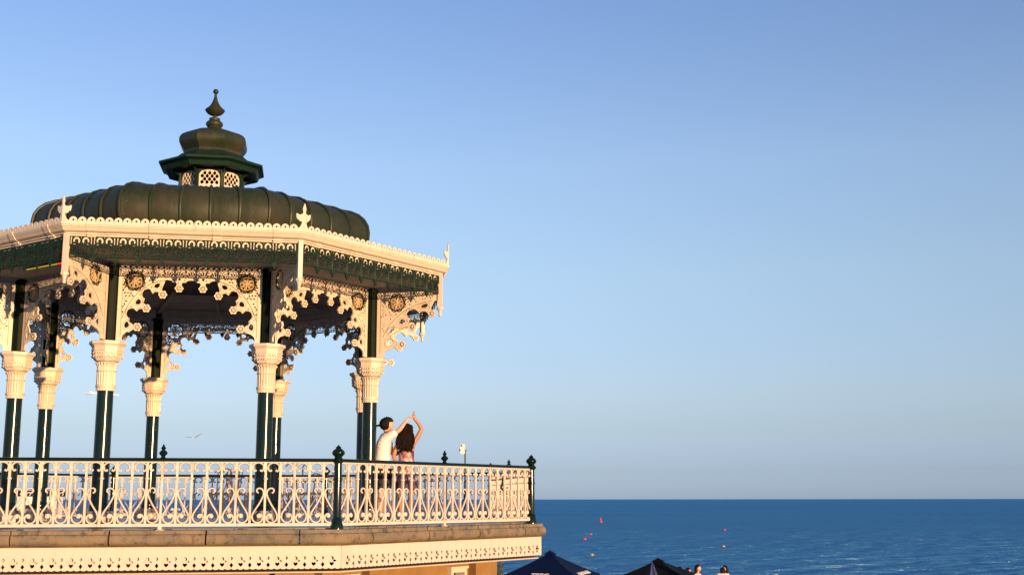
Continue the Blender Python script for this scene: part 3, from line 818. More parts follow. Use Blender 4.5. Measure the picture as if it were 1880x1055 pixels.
NV = 20; FWd = RF*SI; VU = 2*FWd/NV
def valance():
    zt, zb = -.225, -.545
    out = [(-FWd, zt), (-FWd, zb+.012)]
    n = NV*3
    for i in range(n):
        x0 = -FWd+2*FWd*i/n; w = 2*FWd/n
        out += [(x0+.18*w, zb+.003), (x0+.5*w, zb), (x0+.82*w, zb+.003), (x0+w, zb+.014)]
    out[-1] = (FWd, zb+.012); out.append((FWd, zt))
    H = []
    for i in range(NV):
        c = -FWd+VU*(i+.5); e = c-VU/2
        if i:
            H.append([(e, -.372), (e+.021, -.398), (e, -.426), (e-.021, -.398)])
            H.append([(e, -.452), (e+.025, -.486), (e, -.522), (e-.025, -.486)])
        H.append([(c, -.376), (c+.022, -.388), (c+.028, -.408), (c+.020, -.424), (c+.040, -.422), (c+.066, -.438), (c+.040, -.452), (c+.020, -.448),
                  (c-.020, -.448), (c-.040, -.452), (c-.066, -.438), (c-.040, -.422), (c-.020, -.424), (c-.028, -.408), (c-.022, -.388)])
        H.append([(c-.030, -.462), (c-.014, -.456), (c, -.464), (c+.014, -.456), (c+.030, -.462), (c+.026, -.484), (c, -.508), (c-.026, -.484)])
    return plate('valance', out, H, .022, 'board')
val = valance()
vback = MB().box(-FWd+.10, FWd-.10, .034, .06, -.4535, -.23).mesh('valance_backing', 'board')
def osheet(r0, r1, z, name, mat): return facet((r0, z), (r1, z), name, mat)
soff2 = osheet(RF-.04, RW-.3, -.60, 'eave_soffit', 'ceil')
for k in range(8):
    for me in stones: tob('coping_stone', me, rz=FA[k])
    tob('corner_coping_stone', cst, rz=CA[k]); tob('drip_course', drip, rz=FA[k])
    v = tob('valance', val, loc=outw(FA[k], RF*CO), rz=FA[k]); ob('valance_backing', vback, v)
    tob('eave_soffit', soff2, rz=FA[k])
wl_ = RW*SI
def wallface():
    # plane wall with window openings
    out = [(-wl_, GROUND), (-wl_, -.58), (wl_, -.58), (wl_, GROUND)]
    H = [[(x0, -3.0), (x0, -.735), (x1, -.735), (x1, -3.0)] for x0, x1 in ((-1.62, -1.22), (1.02, 1.36))]+[[(-.55, -3.0), (-.55, -.845), (.72, -.845), (.72, -3.0)]]
    return plate('wall', out, H, .24, 'stucco')
wf = wallface()
wmould = MB().box(-wl_-.04, wl_+.04, -.16, -.119, -.64, -.585).mesh('wall_cornice', 'stucco')
pil = MB().box(-.20, .20, -.28, -.121, GROUND, -.641).mesh('pilaster', 'stucco')
def winframe(w, z1, d=.10):
    m = MB(); t = .055
    m.box(-w/2, -w/2+t, -.19, .05, -3.0, z1); m.box(w/2-t, w/2, -.19, .05, -3.0, z1); m.box(-w/2+t, w/2-t, -.188, .05, z1-t, z1)
    m.box(-w/2-.03, w/2+.03, -.21, -.121, z1+.001, z1+.04)
    return m.mesh('window', 'board')
wfr1 = winframe(.40, -.737); wfr2 = winframe(1.27, -.847)
def pane(w, z1): return MB().box(-w/2+.055, w/2-.055, .0, .02, -3.0, z1-.055).mesh('pane', 'glass')
pn1, pn2 = pane(.40, -.737), pane(1.27, -.847)
lint = MB().box(-.66, .70, -.215, -.19, -.860, -.815).mesh('green_trim', 'green')
for k in range(8):
    w = tob('wall', wf, loc=outw(FA[k], RW*CO-.12), rz=FA[k])
    ob('wall_cornice', wmould, w)
    for x in (-wl_+.21, -.86, .0+1.72): ob('pilaster', pil, w, (x, 0, 0))
    for x, a, b in ((-1.42, wfr1, pn1), (1.19, wfr1, pn1), (.085, wfr2, pn2)):
        ob('window', a, w, (x, 0, 0)); ob('window_pane', b, w, (x, 0, 0))
    ob('green_trim', lint, w, (.085, 0, 0))

# ================================================================== PEOPLE
def skinmesh(name, verts, edges, radii, mat, sub=2):
    me = bpy.data.meshes.new(name); me.from_pydata(verts, edges, [])
    o = bpy.data.objects.new(name, me); col.objects.link(o)
    o.modifiers.new('skin', 'SKIN'); 
    for i, r in enumerate(radii):
        sv = me.skin_vertices[0].data[i]; sv.radius = r if isinstance(r, tuple) else (r, r); sv.use_root = (i == 0)
    s = o.modifiers.new('sub', 'SUBSURF'); s.levels = sub; s.render_levels = sub
    dg = bpy.context.evaluated_depsgraph_get(); dg.update()
    m2 = bpy.data.meshes.new_from_object(o.evaluated_get(dg)); m2.name = name
    bpy.data.objects.remove(o); bpy.data.meshes.remove(me)
    for p in m2.polygons: p.use_smooth = True
    m2.materials.clear(); m2.materials.append(M[mat]); return m2
class Graph:
    def __init__(s): s.v = []; s.e = []; s.r = []
    def p(s, co, r, link=None):
        s.v.append(co); s.r.append(r); i = len(s.v)-1
        if link is not None: s.e.append((link, i))
        return i
    def chain(s, link, seq):
        for co, r in seq: link = s.p(co, r, link)
        return link
def head_mesh(c, yaw, h=.225, tilt=0.0):
    """head with brow, nose, lips, chin and ears; faces local -Y before yaw"""
    m = MB(); n, k = 24, 18; rings = []
    for i in range(k):
        a = -PI/2+PI*(i+.03*(i == 0)-.03*(i == k-1))/(k-1); zz = math.sin(a)
        ring = []
        for j in range(n):
            t = 2*PI*j/n; x = math.cos(t)*math.cos(a); y = math.sin(t)*math.cos(a)
            w = .335 if zz > -.1 else .335-.11*min(1, (-zz-.1)/.8)
            px = x*w; py = y*.43; pz = zz*.5
            if y < 0:                                        # face side
                f = max(0, -y)*max(0, 1-abs(x)*1.1)
                nose = math.exp(-((zz+.12)/.16)**2)*math.exp(-(x/.20)**2); py -= .11*nose
                brow = math.exp(-((zz-.18)/.10)**2); py -= .02*brow*f
                eye = math.exp(-((zz-.03)/.09)**2)*math.exp(-((abs(x)-.38)/.17)**2); py += .035*eye
                lip = math.exp(-((zz+.48)/.10)**2)*math.exp(-(x/.35)**2); py -= .03*lip
                chin = math.exp(-((zz+.85)/.22)**2); py -= .09*chin*f
            ring.append((px*h, py*h, pz*h))
        rings.append(ring)
    m.loft(rings)
    for sg in (-1, 1): m.ball((sg*.335*h, .03*h, -.02*h), .12*h, 8, 6, (.35, .7, 1))
    m.xform(Matrix.Translation(Vector(c)) @ Matrix.Rotation(yaw, 4, 'Z') @ Matrix.Rotation(tilt, 4, 'X'))
    return m.mesh('head', 'skin', 60)
def hand(g, wrist, d, up, curl=.5, s=1.0):
    """palm and five bent fingers rooted on wrist vertex index g = (Graph, idx)"""
    G, wi = g; d = Vector(d).normalized(); up = Vector(up).normalized(); sd = d.cross(up).normalized()
    w = Vector(wrist)
    palm = G.p(tuple(w+d*.05*s), (.020*s, .032*s), wi)
    kn = G.p(tuple(w+d*.085*s), (.017*s, .034*s), palm)
    for i, (off, L) in enumerate(((-.030, .068), (-.010, .078), (.010, .073), (.029, .058))):
        a = w+d*.088*s+sd*off*s
        b = a+(d*math.cos(curl)-up*math.sin(curl))*L*.45*s
        c = b+(d*math.cos(curl*1.9)-up*math.sin(curl*1.9))*L*.55*s
        i0 = G.p(tuple(a), .0095*s, kn); i1 = G.p(tuple(b), .0085*s, i0); G.p(tuple(c), .007*s, i1)
    a = w+d*.035*s-sd*.03*s; b = a+(d*.6-sd*.7-up*.1).normalized()*.04*s; c = b+(d*.9-sd*.3-up*.2).normalized()*.03*s
    i0 = G.p(tuple(a), .011*s, palm); i1 = G.p(tuple(b), .010*s, i0); G.p(tuple(c), .008*s, i1)

def person_standing(name, label, loc, build, group=None):
    t = thing(name, label, 'person', loc, 0, group); build(t); return t

def build_man(t):
    G = Graph()
    pel = G.p((0, 0, .95), (.15, .12)); ws = G.p((0, 0, 1.10), (.14, .11), pel); chs = G.p((.01, 0, 1.32), (.17, .12), ws)
    sh = G.p((.03, 0, 1.46), (.12, .10), chs); nk = G.p((.05, 0, 1.55), .058, sh); G.p((.065, 0, 1.63), .055, nk)
    # raised near arm
    w = G.chain(sh, [((.10, -.15, 1.49), .062), ((.21, -.19, 1.535), .052), ((.315, -.19, 1.60), .042), ((.375, -.17, 1.685), .038), ((.425, -.15, 1.765), .027)])
    hand((G, w), (.425, -.15, 1.765), (.75, .25, .6), (-.6, .1, .75), .25)
    # far arm round the partner's waist
    w = G.chain(sh, [((.06, .17, 1.46), .06), ((.12, .25, 1.30), .048), ((.16, .27, 1.18), .042), ((.25, .20, 1.20), .034), ((.33, .12, 1.24), .026)])
    hand((G, w), (.33, .12, 1.24), (.9, -.4, .1), (.2, .3, .9), .5)
    for sy, fx in ((-1, .0), (1, .05)):
        G.chain(pel, [((fx, sy*.10, .86), .095), ((fx+.01, sy*.105, .66), .078), ((fx, sy*.105, .50), .058), ((fx-.02, sy*.105, .32), .058), ((fx-.02, sy*.105, .10), .037), ((fx, sy*.105, .045), .040), ((fx+.11, sy*.115, .03), .034), ((fx+.17, sy*.12, .025), .026)])
    body = skinmesh('body', G.v, G.e, G.r, 'skin')
    hd = head_mesh((.085, 0, 1.705), R_(82), .235, R_(3))
    b = ob('body', join('body', [body, hd], 'skin'), t)
    S = Graph()
    p0 = S.p((0, 0, .88), (.205, .165)); p1 = S.p((-.005, 0, 1.05), (.195, .155), p0); p2 = S.p((.0, 0, 1.25), (.20, .15), p1); p3 = S.p((.02, 0, 1.42), (.165, .135), p2); S.p((.035, 0, 1.50), .085, p3)
    S.chain(p3, [((.10, -.16, 1.475), .093), ((.20, -.195, 1.525), .078), ((.275, -.20, 1.57), .064)])
    S.chain(p3, [((.05, .17, 1.45), .09), ((.11, .25, 1.31), .075)])
    ob('shirt', skinmesh('shirt', S.v, S.e, S.r, 'shirt'), t)
    D = Graph()
    p0 = D.p((0, 0, .93), (.165, .14))
    for sy, fx in ((-1, .0), (1, .05)): D.chain(p0, [((fx, sy*.10, .83), .122), ((fx+.01, sy*.11, .62), .115), ((fx+.01, sy*.11, .54), .112)])
    ob('shorts', skinmesh('shorts', D.v, D.e, D.r, 'shorts'), t)
    sho = MB()
    for sy, fx in ((-1, .0), (1, .05)):
        sho.loft([[(fx+x, sy*.112+y*wd, z) for y, z in ((-1, .0), (-1, .04), (-.6, hh), (.6, hh), (1, .04), (1, 0))] for x, wd, hh in ((-.085, .035, .06), (-.03, .045, .085), (.06, .05, .075), (.15, .05, .05), (.20, .03, .035))])
    ob('shoes', sho.mesh('shoes', 'black', 50), t)
    hr_ = MB().ball((.075, 0, 1.705), .118, 14, 9, (1.0, .84, 1.0))
    hr_.v = [p for p in hr_.v]
    hr_.xform(Matrix.Translation((-.028, 0, .012)))
    ob('hair', hr_.mesh('hair', 'hair', 60), t)
    cp = MB(); n = 18; rings = []
    for i in range(8):
        a = PI/2*i/7; r = math.cos(a)
        rings.append([(.058+.128*max(r, .03)*math.cos(2*PI*j/n), .105*max(r, .03)*math.sin(2*PI*j/n), 1.735+.108*math.sin(a)+.018*math.cos(2*PI*j/n)*r) for j in range(n)])
    cp.loft(rings); cp.ball((.06, 0, 1.843), .010, 6, 4)
    # brim worn to the back
    br = [(-.055, -.075), (-.12, -.06), (-.155, -.02), (-.155, .02), (-.12, .06), (-.055, .075)]
    cp.loft([[(x, y, 1.715+x*.25+.02*abs(y)/.075*-1) for x, y in br], [(x, y, 1.742+x*.25+.02*abs(y)/.075*-1) for x, y in br]])
    ob('cap', cp.mesh('cap', 'cap', 50), t)
    wb = MB()
    for f in (.25, .55, .85):
        a = Vector((.25, .20, 1.20)).lerp(Vector((.33, .12, 1.24)), f); d = (Vector((.33, .12, 1.24))-Vector((.25, .20, 1.20))).normalized()
        wb.tube([a-d*.007, a+d*.007], .036, 10)
    ob('wristband', wb.mesh('wristband', 'black', 40), t)
man = person_standing('person', 'man in white t-shirt and backwards dark cap raising his arm beside a column', (3.33, -.28, -.012), build_man)

def hair_long(rings_spec, name, n=28, seed=2):
    rnd = random.Random(seed); rings = []
    ph = [rnd.uniform(0, 6.3) for _ in range(6)]
    for cx, cy, z, wx, wy in rings_spec:
        ring = []
        for j in range(n):
            a = 2*PI*j/n
            rip = 1+.05*math.sin(a*9+ph[0]+z*12)+.035*math.sin(a*5+ph[1]-z*17)
            ring.append((cx+wx*rip*math.cos(a), cy+wy*rip*math.sin(a), z))
        rings.append(ring)
    return MB().loft(rings).mesh(name, 'hair', 60)
def strands(name, top, levels, nst, r, seed):
    rnd = random.Random(seed); m = MB()
    for i in range(nst):
        a = rnd.uniform(0, 2*PI); ph = rnd.uniform(0, 6.3); am = rnd.uniform(.006, .016); stop = rnd.randint(max(4, len(levels)-3), len(levels))
        pts = []
        for q, (cx, cy, z, wx, wy) in enumerate(levels[:stop]):
            k = 1.03+.07*q/len(levels)+rnd.uniform(-.03, .03)
            pts.append((cx+wx*k*math.cos(a)+am*math.sin(ph+q*1.7), cy+wy*k*math.sin(a)+am*math.cos(ph+q*1.5), z+rnd.uniform(-.01, .01)))
        e = pts[-1]; pts.append((e[0]*1.02+rnd.uniform(-.02, .02), e[1]+rnd.uniform(-.02, .01), e[2]-rnd.uniform(.03, .08)))
        m.tube(smoothpath(pts, 2), [r]*((len(pts)-1)*2)+[r*.2], 4)
    return m.mesh(name, 'hair', 60)
def build_woman(t):
    G = Graph()
    pel = G.p((0, 0, .90), (.155, .12)); ws = G.p((0, 0, 1.06), (.118, .095), pel); chs = G.p((0, 0, 1.25), (.145, .10), ws)
    sh = G.p((0, 0, 1.38), (.11, .085), chs); nk = G.p((0, .01, 1.46), .05, sh); G.p((0, .02, 1.54), .05, nk)
    # right arm (viewer's right) raised and bent over the head
    w = G.chain(sh, [((.135, 0, 1.40), .052), ((.19, 0, 1.47), .047), ((.27, .01, 1.635), .040), ((.22, -.02, 1.725), .037), ((.145, -.06, 1.805), .026)])
    hand((G, w), (.145, -.06, 1.805), (-.25, -.1, .9), (-.85, .2, -.3), .45, .95)
    w = G.chain(sh, [((-.145, 0, 1.38), .052), ((-.185, -.01, 1.28), .046), ((-.225, -.02, 1.16), .040), ((-.20, .02, 1.06), .036), ((-.15, .09, .97), .026)])
    hand((G, w), (-.15, .09, .97), (.6, .6, -.5), (.3, -.3, .9), .5, .95)
    for sx in (-1, 1):
        G.chain(pel, [((sx*.09, 0, .80), .095), ((sx*.095, 0, .62), .076), ((sx*.09, 0, .47), .054), ((sx*.09, -.015, .31), .054), ((sx*.085, 0, .10), .034), ((sx*.085, .0, .045), .036), ((sx*.095, .10, .03), .030), ((sx*.10, .16, .022), .024)])
    body = skinmesh('body', G.v, G.e, G.r, 'skin2')
    hd = head_mesh((0, .035, 1.605), R_(180+12), .22, R_(-4))
    ob('body', join('body', [body, hd], 'skin2'), t)
    D = Graph()
    p0 = D.p((0, 0, .64), (.195, .16)); p1 = D.p((0, 0, .80), (.182, .15), p0); p2 = D.p((0, 0, .93), (.172, .14), p1); p3 = D.p((0, 0, 1.08), (.148, .12), p2); p4 = D.p((0, 0, 1.22), (.158, .12), p3); D.p((0, 0, 1.32), (.135, .098), p4)
    dm = skinmesh('dress', D.v, D.e, D.r, 'dress'); d_ = ob('dress', dm, t)
    st = MB()
    for sx in (-1, 1): st.tube([(sx*.085, -.095, 1.27), (sx*.10, -.07, 1.40), (sx*.095, 0, 1.435), (sx*.085, .07, 1.38)], .010, 5)
    ob('strap', st.mesh('strap', 'dress', 50), d_)
    hm = MB(); n = 40; rings = []
    for i in range(7):
        f = i/6; z_ = .70-.15*f; 
        rings.append([((.185+.045*f+.014*f*math.sin(8*2*PI*j/n))*math.cos(2*PI*j/n)+.03*f, (.155+.04*f+.014*f*math.sin(8*2*PI*j/n+1))*math.sin(2*PI*j/n), z_+.012*f*math.sin(5*2*PI*j/n)) for j in range(n)])
    hm.loft(rings, cap=False); ob('hem', hm.mesh('hem', 'hem', 60), d_)
    lv = [(0, 0, 1.735, .02, .02), (0, 0, 1.728, .045, .05), (0, .0, 1.70, .080, .09), (0, 0, 1.65, .098, .108), (-.005, -.012, 1.59, .108, .108), (-.01, -.03, 1.52, .125, .104), (-.015, -.05, 1.45, .145, .098), (-.02, -.065, 1.38, .148, .085), (-.015, -.075, 1.32, .126, .068), (.0, -.08, 1.27, .09, .05), (.015, -.08, 1.235, .05, .032), (.02, -.08, 1.22, .02, .015)]
    hb = ob('hair', hair_long(lv, 'hair'), t)
    ob('loose_strands', strands('loose_strands', None, lv[2:10], 130, .0065, 3), hb)
    sho = MB()
    for sx in (-1, 1):
        sho.loft([[(sx*(.09)+x*wd, y, z) for x, z in ((-1, 0), (-1, .025), (1, .025), (1, 0))] for y, wd in ((-.06, .03), (0, .04), (.1, .045), (.17, .03))])
    ob('sandals', sho.mesh('sandals', 'black'), t)
woman = person_standing('person', 'woman with long dark hair in pink satin dress seen from behind, arm overhead', (3.745, -.17, -.012), build_woman)

# ---- phone on a tripod
tp = thing('tripod', 'slim black tripod stand inside the right part of the railing', 'tripod', (4.72, 1.95, -.012))
ob('pole', MB().lathe([(.018, .25), (.018, .75), (.014, .755), (.014, 1.335)], 10).mesh('pole', 'black', 40), tp)
lg = MB().tube([(0, 0, .42), (.32, 0, .012)], .011, 6).mesh('leg', 'black', 40)
for k in range(3): ob('leg', lg, tp, rz=.5+k*2*PI/3)
ob('collar', MB().lathe([(.024, .38), (.026, .40), (.026, .45), (.018, .47)], 10).mesh('collar', 'black', 40), tp)
ob('clamp', MB().box(-.085, .03, -.012, .012, 1.325, 1.343).box(-.118, -.085, -.016, .016, 1.318, 1.358).mesh('clamp', 'black'), tp)
ph = thing('smartphone', 'white smartphone held upright in the tripod clamp', 'phone', (4.672, 1.925, 1.25), R_(-10))
def rrect(w, h, r, z0=0): 
    o = []
    for cx, cz, a in ((w/2-r, h-r, 0), (-w/2+r, h-r, 90), (-w/2+r, r, 180), (w/2-r, r, 270)): o += [(x, y+z0) for x, y in arc(cx, cz, r, a, a+90, 4)]
    return o
ob('case', MB().prism(rrect(.088, .19, .016), -.006, .006).mesh('case', 'white', 30), ph)
ob('camera_lens', MB().prism([(x-.022, z+.150) for x, z in rrect(.03, .03, .008)], -.009, -.0062).mesh('camera_lens', 'black'), ph)

# ---- strap hanging on the far right rail
hk = thing('hanging_strap', 'small black strap and clip hanging on the inner railing near the right post', 'strap', (5.47, .95, .53))
ob('strap_body', MB().tube(smoothpath([(-.02, 0, .30), (.02, 0, .27), (.0, 0, .20), (-.01, 0, .12), (-.03, 0, .06), (.0, 0, .02), (.035, 0, .0)], 3), .022, 6).box(-.045, .045, -.02, .02, .27, .32).mesh('strap_body', 'black', 40), hk)
ob('clip', MB().tube(smoothpath([(.06, 0, .05), (.10, 0, .06), (.13, 0, .09), (.13, 0, .14), (.115, 0, .155)], 3), .012, 6).mesh('clip', 'black', 40), hk)

# ================================================================== PARASOLS
def parasol(name, label, peak, hd, a0, drop, mat, cap=True):
    H = peak[2]-GROUND
    t = thing(name, label, 'parasol', (peak[0], peak[1], GROUND), a0, 'open parasols on the seafront')
    ob('pole', MB().lathe([(.03, .04), (.025, H-.05)], 12).mesh('pole', 'black', 40), t)
    ob('base', MB().lathe([(.42, 0), (.42, .05), (.38, .09), (.06, .11), (.05, .35)], 20).mesh('base', 'black', 40), t)
    zt = H-.04
    corners = [(hd*math.cos(PI/2*k), hd*math.sin(PI/2*k)) for k in range(4)]
    def pt(k, u, v):                       # u down the slope, v across
        a, b = corners[k], corners[(k+1) % 4]
        x = (a[0]*(1-v)+b[0]*v)*u; y = (a[1]*(1-v)+b[1]*v)*u
        sag = .05*math.sin(PI*v)*u*u+.03*math.sin(PI*u)
        return (x, y, zt-drop*u-sag)
    for k in range(4):
        m = MB(); N = 8
        rings = [[pt(k, max(i/N, .01), j/N) for j in range(N+1)] for i in range(N+1)]
        m.loft(rings, cap=False, closed=False)
        e0 = [pt(k, 1, j/N) for j in range(N+1)]
        m.loft([e0, [(x*1.003, y*1.003, z-.10-.012*math.sin(5*PI*j/N)) for j, (x, y, z) in enumerate(e0)]], cap=False, closed=False)
        ob('canopy_panel', m.mesh('canopy_panel', mat, 30), t)
        ob('rib', MB().tube([(corners[k][0]*u, corners[k][1]*u, zt-drop*u-.035) for u in (.05, .5, .98)], .012, 5).mesh('rib', 'black'), t)
    m = MB()
    cr = .30
    m.loft([[(cr*hd*.5*math.cos(PI/2*k), cr*hd*.5*math.sin(PI/2*k), zt-.065) for k in range(4)], [(.02*math.cos(PI/2*k), .02*math.sin(PI/2*k), zt+.055) for k in range(4)]])
    ob('vent_cap', m.mesh('vent_cap', mat), t)
    ob('top_knob', MB().lathe([(.03, zt+.03), (.04, zt+.05), (.03, zt+.075), (.01, zt+.085)], 10).mesh('top_knob', 'black', 40), t)
    return t, corners, zt
def lettering(parent, text, size, mat4, mat):
    cu = bpy.data.curves.new('lettering', 'FONT'); cu.body = text; cu.size = size; cu.extrude = .003; cu.align_x = 'CENTER'; cu.offset = .004
    o = bpy.data.objects.new('lettering', cu); col.objects.link(o)
    dg = bpy.context.evaluated_depsgraph_get(); dg.update()
    me = bpy.data.meshes.new_from_object(o.evaluated_get(dg)); bpy.data.objects.remove(o)
    me.transform(mat4); me.materials.clear(); me.materials.append(M[mat]); me.name = 'lettering'
    return ob('lettering', me, parent)
def panel_frame(corners, k, u, zt, drop, off=.02):
    a = Vector((*corners[k], 0)); b = Vector((*corners[(k+1) % 4], 0))
    mid = (a+b)/2*u; mid.z = zt-drop*u-.045*u*u
    ex = (b-a).normalized(); edown = Vector(((a+b).x/2, (a+b).y/2, -drop-.08)).normalized()
    n = ex.cross(-edown).normalized()
    if n.z < 0: n = -n
    ey = n.cross(ex)
    return Matrix((( ex.x, ey.x, n.x, mid.x+n.x*off), (ex.y, ey.y, n.y, mid.y+n.y*off), (ex.z, ey.z, n.z, mid.z+n.z*off), (0, 0, 0, 1)))
pn, cs, zt = parasol('parasol', 'navy blue parasol with white lettering below the right end of the terrace', (6.87, 17.95, -1.28), 1.88, R_(27), .73, 'navy')
lettering(pn, 'TEEC', .26, panel_frame(cs, 2, .93, zt, .73), 'white')
lettering(pn, 'LONDON BEER', .20, panel_frame(cs, 3, .88, zt, .73), 'white')
pb, cs2, zt2 = parasol('parasol', 'black parasol on the seafront beside the seated people', (11.07, 23.95, -1.80), 2.2, R_(28), .68, 'blackcloth')
fm = panel_frame(cs2, 2, .80, zt2, .68)
ob('pale_patch', MB().add([fm @ Vector(q) for q in ((-.5, -.09, 0), (.30, -.09, 0), (.42, .07, 0), (-.25, .02, 0))], [(0, 1, 2, 3)]).mesh('pale_patch', 'white'), pb)
fp = thing('folded_parasol', 'folded navy parasol standing in front of the black parasol', 'parasol', (10.62, 21.95, GROUND))
n = 24; rings = []
for z_, r in ((.75, .16), (.9, .20), (1.2, .20), (1.5, .15), (1.7, .09), (1.82, .05), (1.88, .02)):
    rings.append([(r*(1+.22*math.cos(6*2*PI*j/n))*math.cos(2*PI*j/n), r*(1+.22*math.cos(6*2*PI*j/n))*math.sin(2*PI*j/n), z_) for j in range(n)])
ob('canopy', MB().loft(rings).mesh('canopy', simple('folded_navy_canvas', (0.008, 0.016, 0.08), (0.012, 0.022, 0.10), 9, .7), 40), fp)
ob('pole', MB().lathe([(.025, .04), (.025, 1.9)], 10).mesh('pole', 'black', 40), fp)
ob('base', MB().lathe([(.3, 0), (.3, .05), (.05, .09), (.04, .3)], 16).mesh('base', 'black', 40), fp)
sg = thing('plywood_board', 'pale plywood board standing in front of the black parasol', 'board', (11.43, 21.5, GROUND))
ob('panel', MB().box(-.19, .19, -.01, .01, .35, 1.42).mesh('panel', 'tan'), sg)
for sx in (-1, 1): ob('leg', MB().box(-.02, .02, -.03, .03, 0, .36).mesh('leg', 'tan'), sg, (sx*.15, 0.02, 0))

# ================================================================== PEOPLE ON THE BEACH
def bather(label, loc, yaw, height, lean, top, skin, long_hair=True, stoop=0.0):
    t = thing('person', label, 'person', loc, yaw, 'people on the seafront')
    s = height/1.72; L = lambda x, y, z: (x*s, (y+lean*max(0, z-.9))*s, z*s)
    G = Graph()
    pel = G.p(L(0, 0, .92), .14*s); ws = G.p(L(0, 0, 1.08), .12*s, pel); ch_ = G.p(L(0, 0, 1.26), (.15*s, .11*s), ws); sh = G.p(L(0, 0, 1.38), (.11*s, .09*s), ch_)
    nk = G.p(L(0, -.01-stoop*.6, 1.45-stoop*.5), .052*s, sh); G.p(L(0, -.02-stoop, 1.53-stoop), .05*s, nk)
    for sx in (-1, 1):
        w = G.chain(sh, [(L(sx*.15, 0, 1.38), .052*s), (L(sx*.20, -.02, 1.20), .042*s), (L(sx*.20, -.10, 1.02), .035*s), (L(sx*.15, -.2, .98), .026*s)])
        hand((G, w), L(sx*.15, -.2, .98), (0, -1, 0), (0, 0, 1), .4, s)
        G.chain(pel, [(L(sx*.09, 0, .82), .09*s), (L(sx*.09, 0, .48), .055*s), (L(sx*.09, .01, .10), .036*s), (L(sx*.09, -.08, .03), .032*s), (L(sx*.09, -.14, .025), .026*s)])
    hc = L(0, -.03-stoop*1.1, 1.61-stoop)
    ob('body', join('body', [skinmesh('body', G.v, G.e, G.r, skin), head_mesh(hc, 0, .22*s)], skin), t)
    S = Graph(); p0 = S.p(L(0, 0, .84), (.17*s, .14*s)); p1 = S.p(L(0, 0, 1.05), .15*s, p0); p2 = S.p(L(0, 0, 1.27), (.175*s, .13*s), p1); p3 = S.p(L(0, 0, 1.40), (.13*s, .11*s), p2)
    for sx in (-1, 1): S.chain(p3, [(L(sx*.15, 0, 1.385), .075*s), (L(sx*.20, -.02, 1.22), .062*s)])
    ob('top', skinmesh('top', S.v, S.e, S.r, top), t)
    D = Graph(); p0 = D.p(L(0, 0, .9), .15*s)
    for sx in (-1, 1): D.chain(p0, [(L(sx*.09, 0, .8), .11*s), (L(sx*.09, 0, .5), .075*s), (L(sx*.09, .01, .15), .055*s)])
    ob('trousers', skinmesh('trousers', D.v, D.e, D.r, 'darkcloth'), t)
    x, y, z_ = hc
    spec = [(x, y+.01, z_+.125*s, .02, .02), (x, y+.012, z_+.115*s, .06, .065), (x, y+.02, z_+.07*s, .092, .10), (x, y+.04, z_+.0, .098, .085)]
    spec += [(x, y+.07, z_-.12, .11, .065), (x, y+.085, z_-.22, .10, .05), (x, y+.09, z_-.30, .04, .03)] if long_hair else [(x, y+.05, z_-.06, .08, .05), (x, y+.06, z_-.09, .04, .03)]
    ob('hair', hair_long(spec, 'hair', 20), t)
    return t
bather('person in dark clothes half hidden behind the black parasol, nearest its peak', (12.13, 25.95, GROUND), R_(160), 1.54, 0, 'darkcloth', 'skin2', False)
bather('brown-haired person in dark clothes at the right edge of the black parasol', (12.46, 25.95, GROUND), R_(60), 1.50, 0, 'darkcloth', 'skin2', True)
bather('person with long dark hair in pale lilac top beside the black parasol', (12.22, 21.95, GROUND), R_(60), 1.82, 0, 'lilac', 'skin', True)
bather('person in white shirt bending forward, left of the pair at the frame bottom', (13.08, 21.7, GROUND), R_(170), 1.84, -.25, 'shirt', 'skin', False, .12)
bather('dark-haired person in dark clothes beside the one in white shirt', (13.42, 22.6, GROUND), R_(-60), 1.76, -.15, 'darkcloth', 'skin', True)

# ================================================================== BUOYS
def buoy(label, x, y, kind, mat, r):
    t = thing('buoy', label, 'buoy', (x, y, SEA), 0, 'swimming-zone buoys on the sea')
    if kind == 'cone':
        ob('float', MB().lathe([(r*.5, -r*.7), (r, -r*.3), (r*1.05, r*.2), (r*.8, r*.7), (r*.3, r*.9)], 16).mesh('float', mat, 50), t)
        ob('topmark', MB().lathe([(r*.5, r*.88), (r*.36, r*1.8), (r*.08, r*2.7)], 12).mesh('topmark', mat, 50), t)
    else:
        ob('float', MB().lathe([(r*.3, -r*.9), (r*.8, -r*.5), (r, 0), (r*.85, r*.55), (r*.4, r*.92), (r*.1, r)], 16).mesh('float', mat, 50), t)
        ob('mooring_eye', MB().tube([(r*.16*math.cos(a*PI/6), 0, r*1.08+r*.16*math.sin(a*PI/6)) for a in range(12)], r*.05, 5, True).mesh('mooring_eye', 'black', 50), t)
buoy('tall cone-topped red buoy, farthest out on the sea', 31.25, 333.7, 'cone', 'red', .52)
buoy('upper of two small round red buoys near each other', 20.3, 208.9, 'ball', 'red', .38)
buoy('lower of two small round red buoys near each other', 17.54, 181.1, 'ball', 'red', .36)
buoy('round orange buoy above the navy parasol', 15.1, 124.4, 'ball', 'orange', .24)
buoy('small round red buoy on the right, farther from shore', 50.75, 239.7, 'ball', 'red', .36)
buoy('round orange buoy on the right, nearer to shore', 34.82, 148.5, 'ball', 'orange', .30)

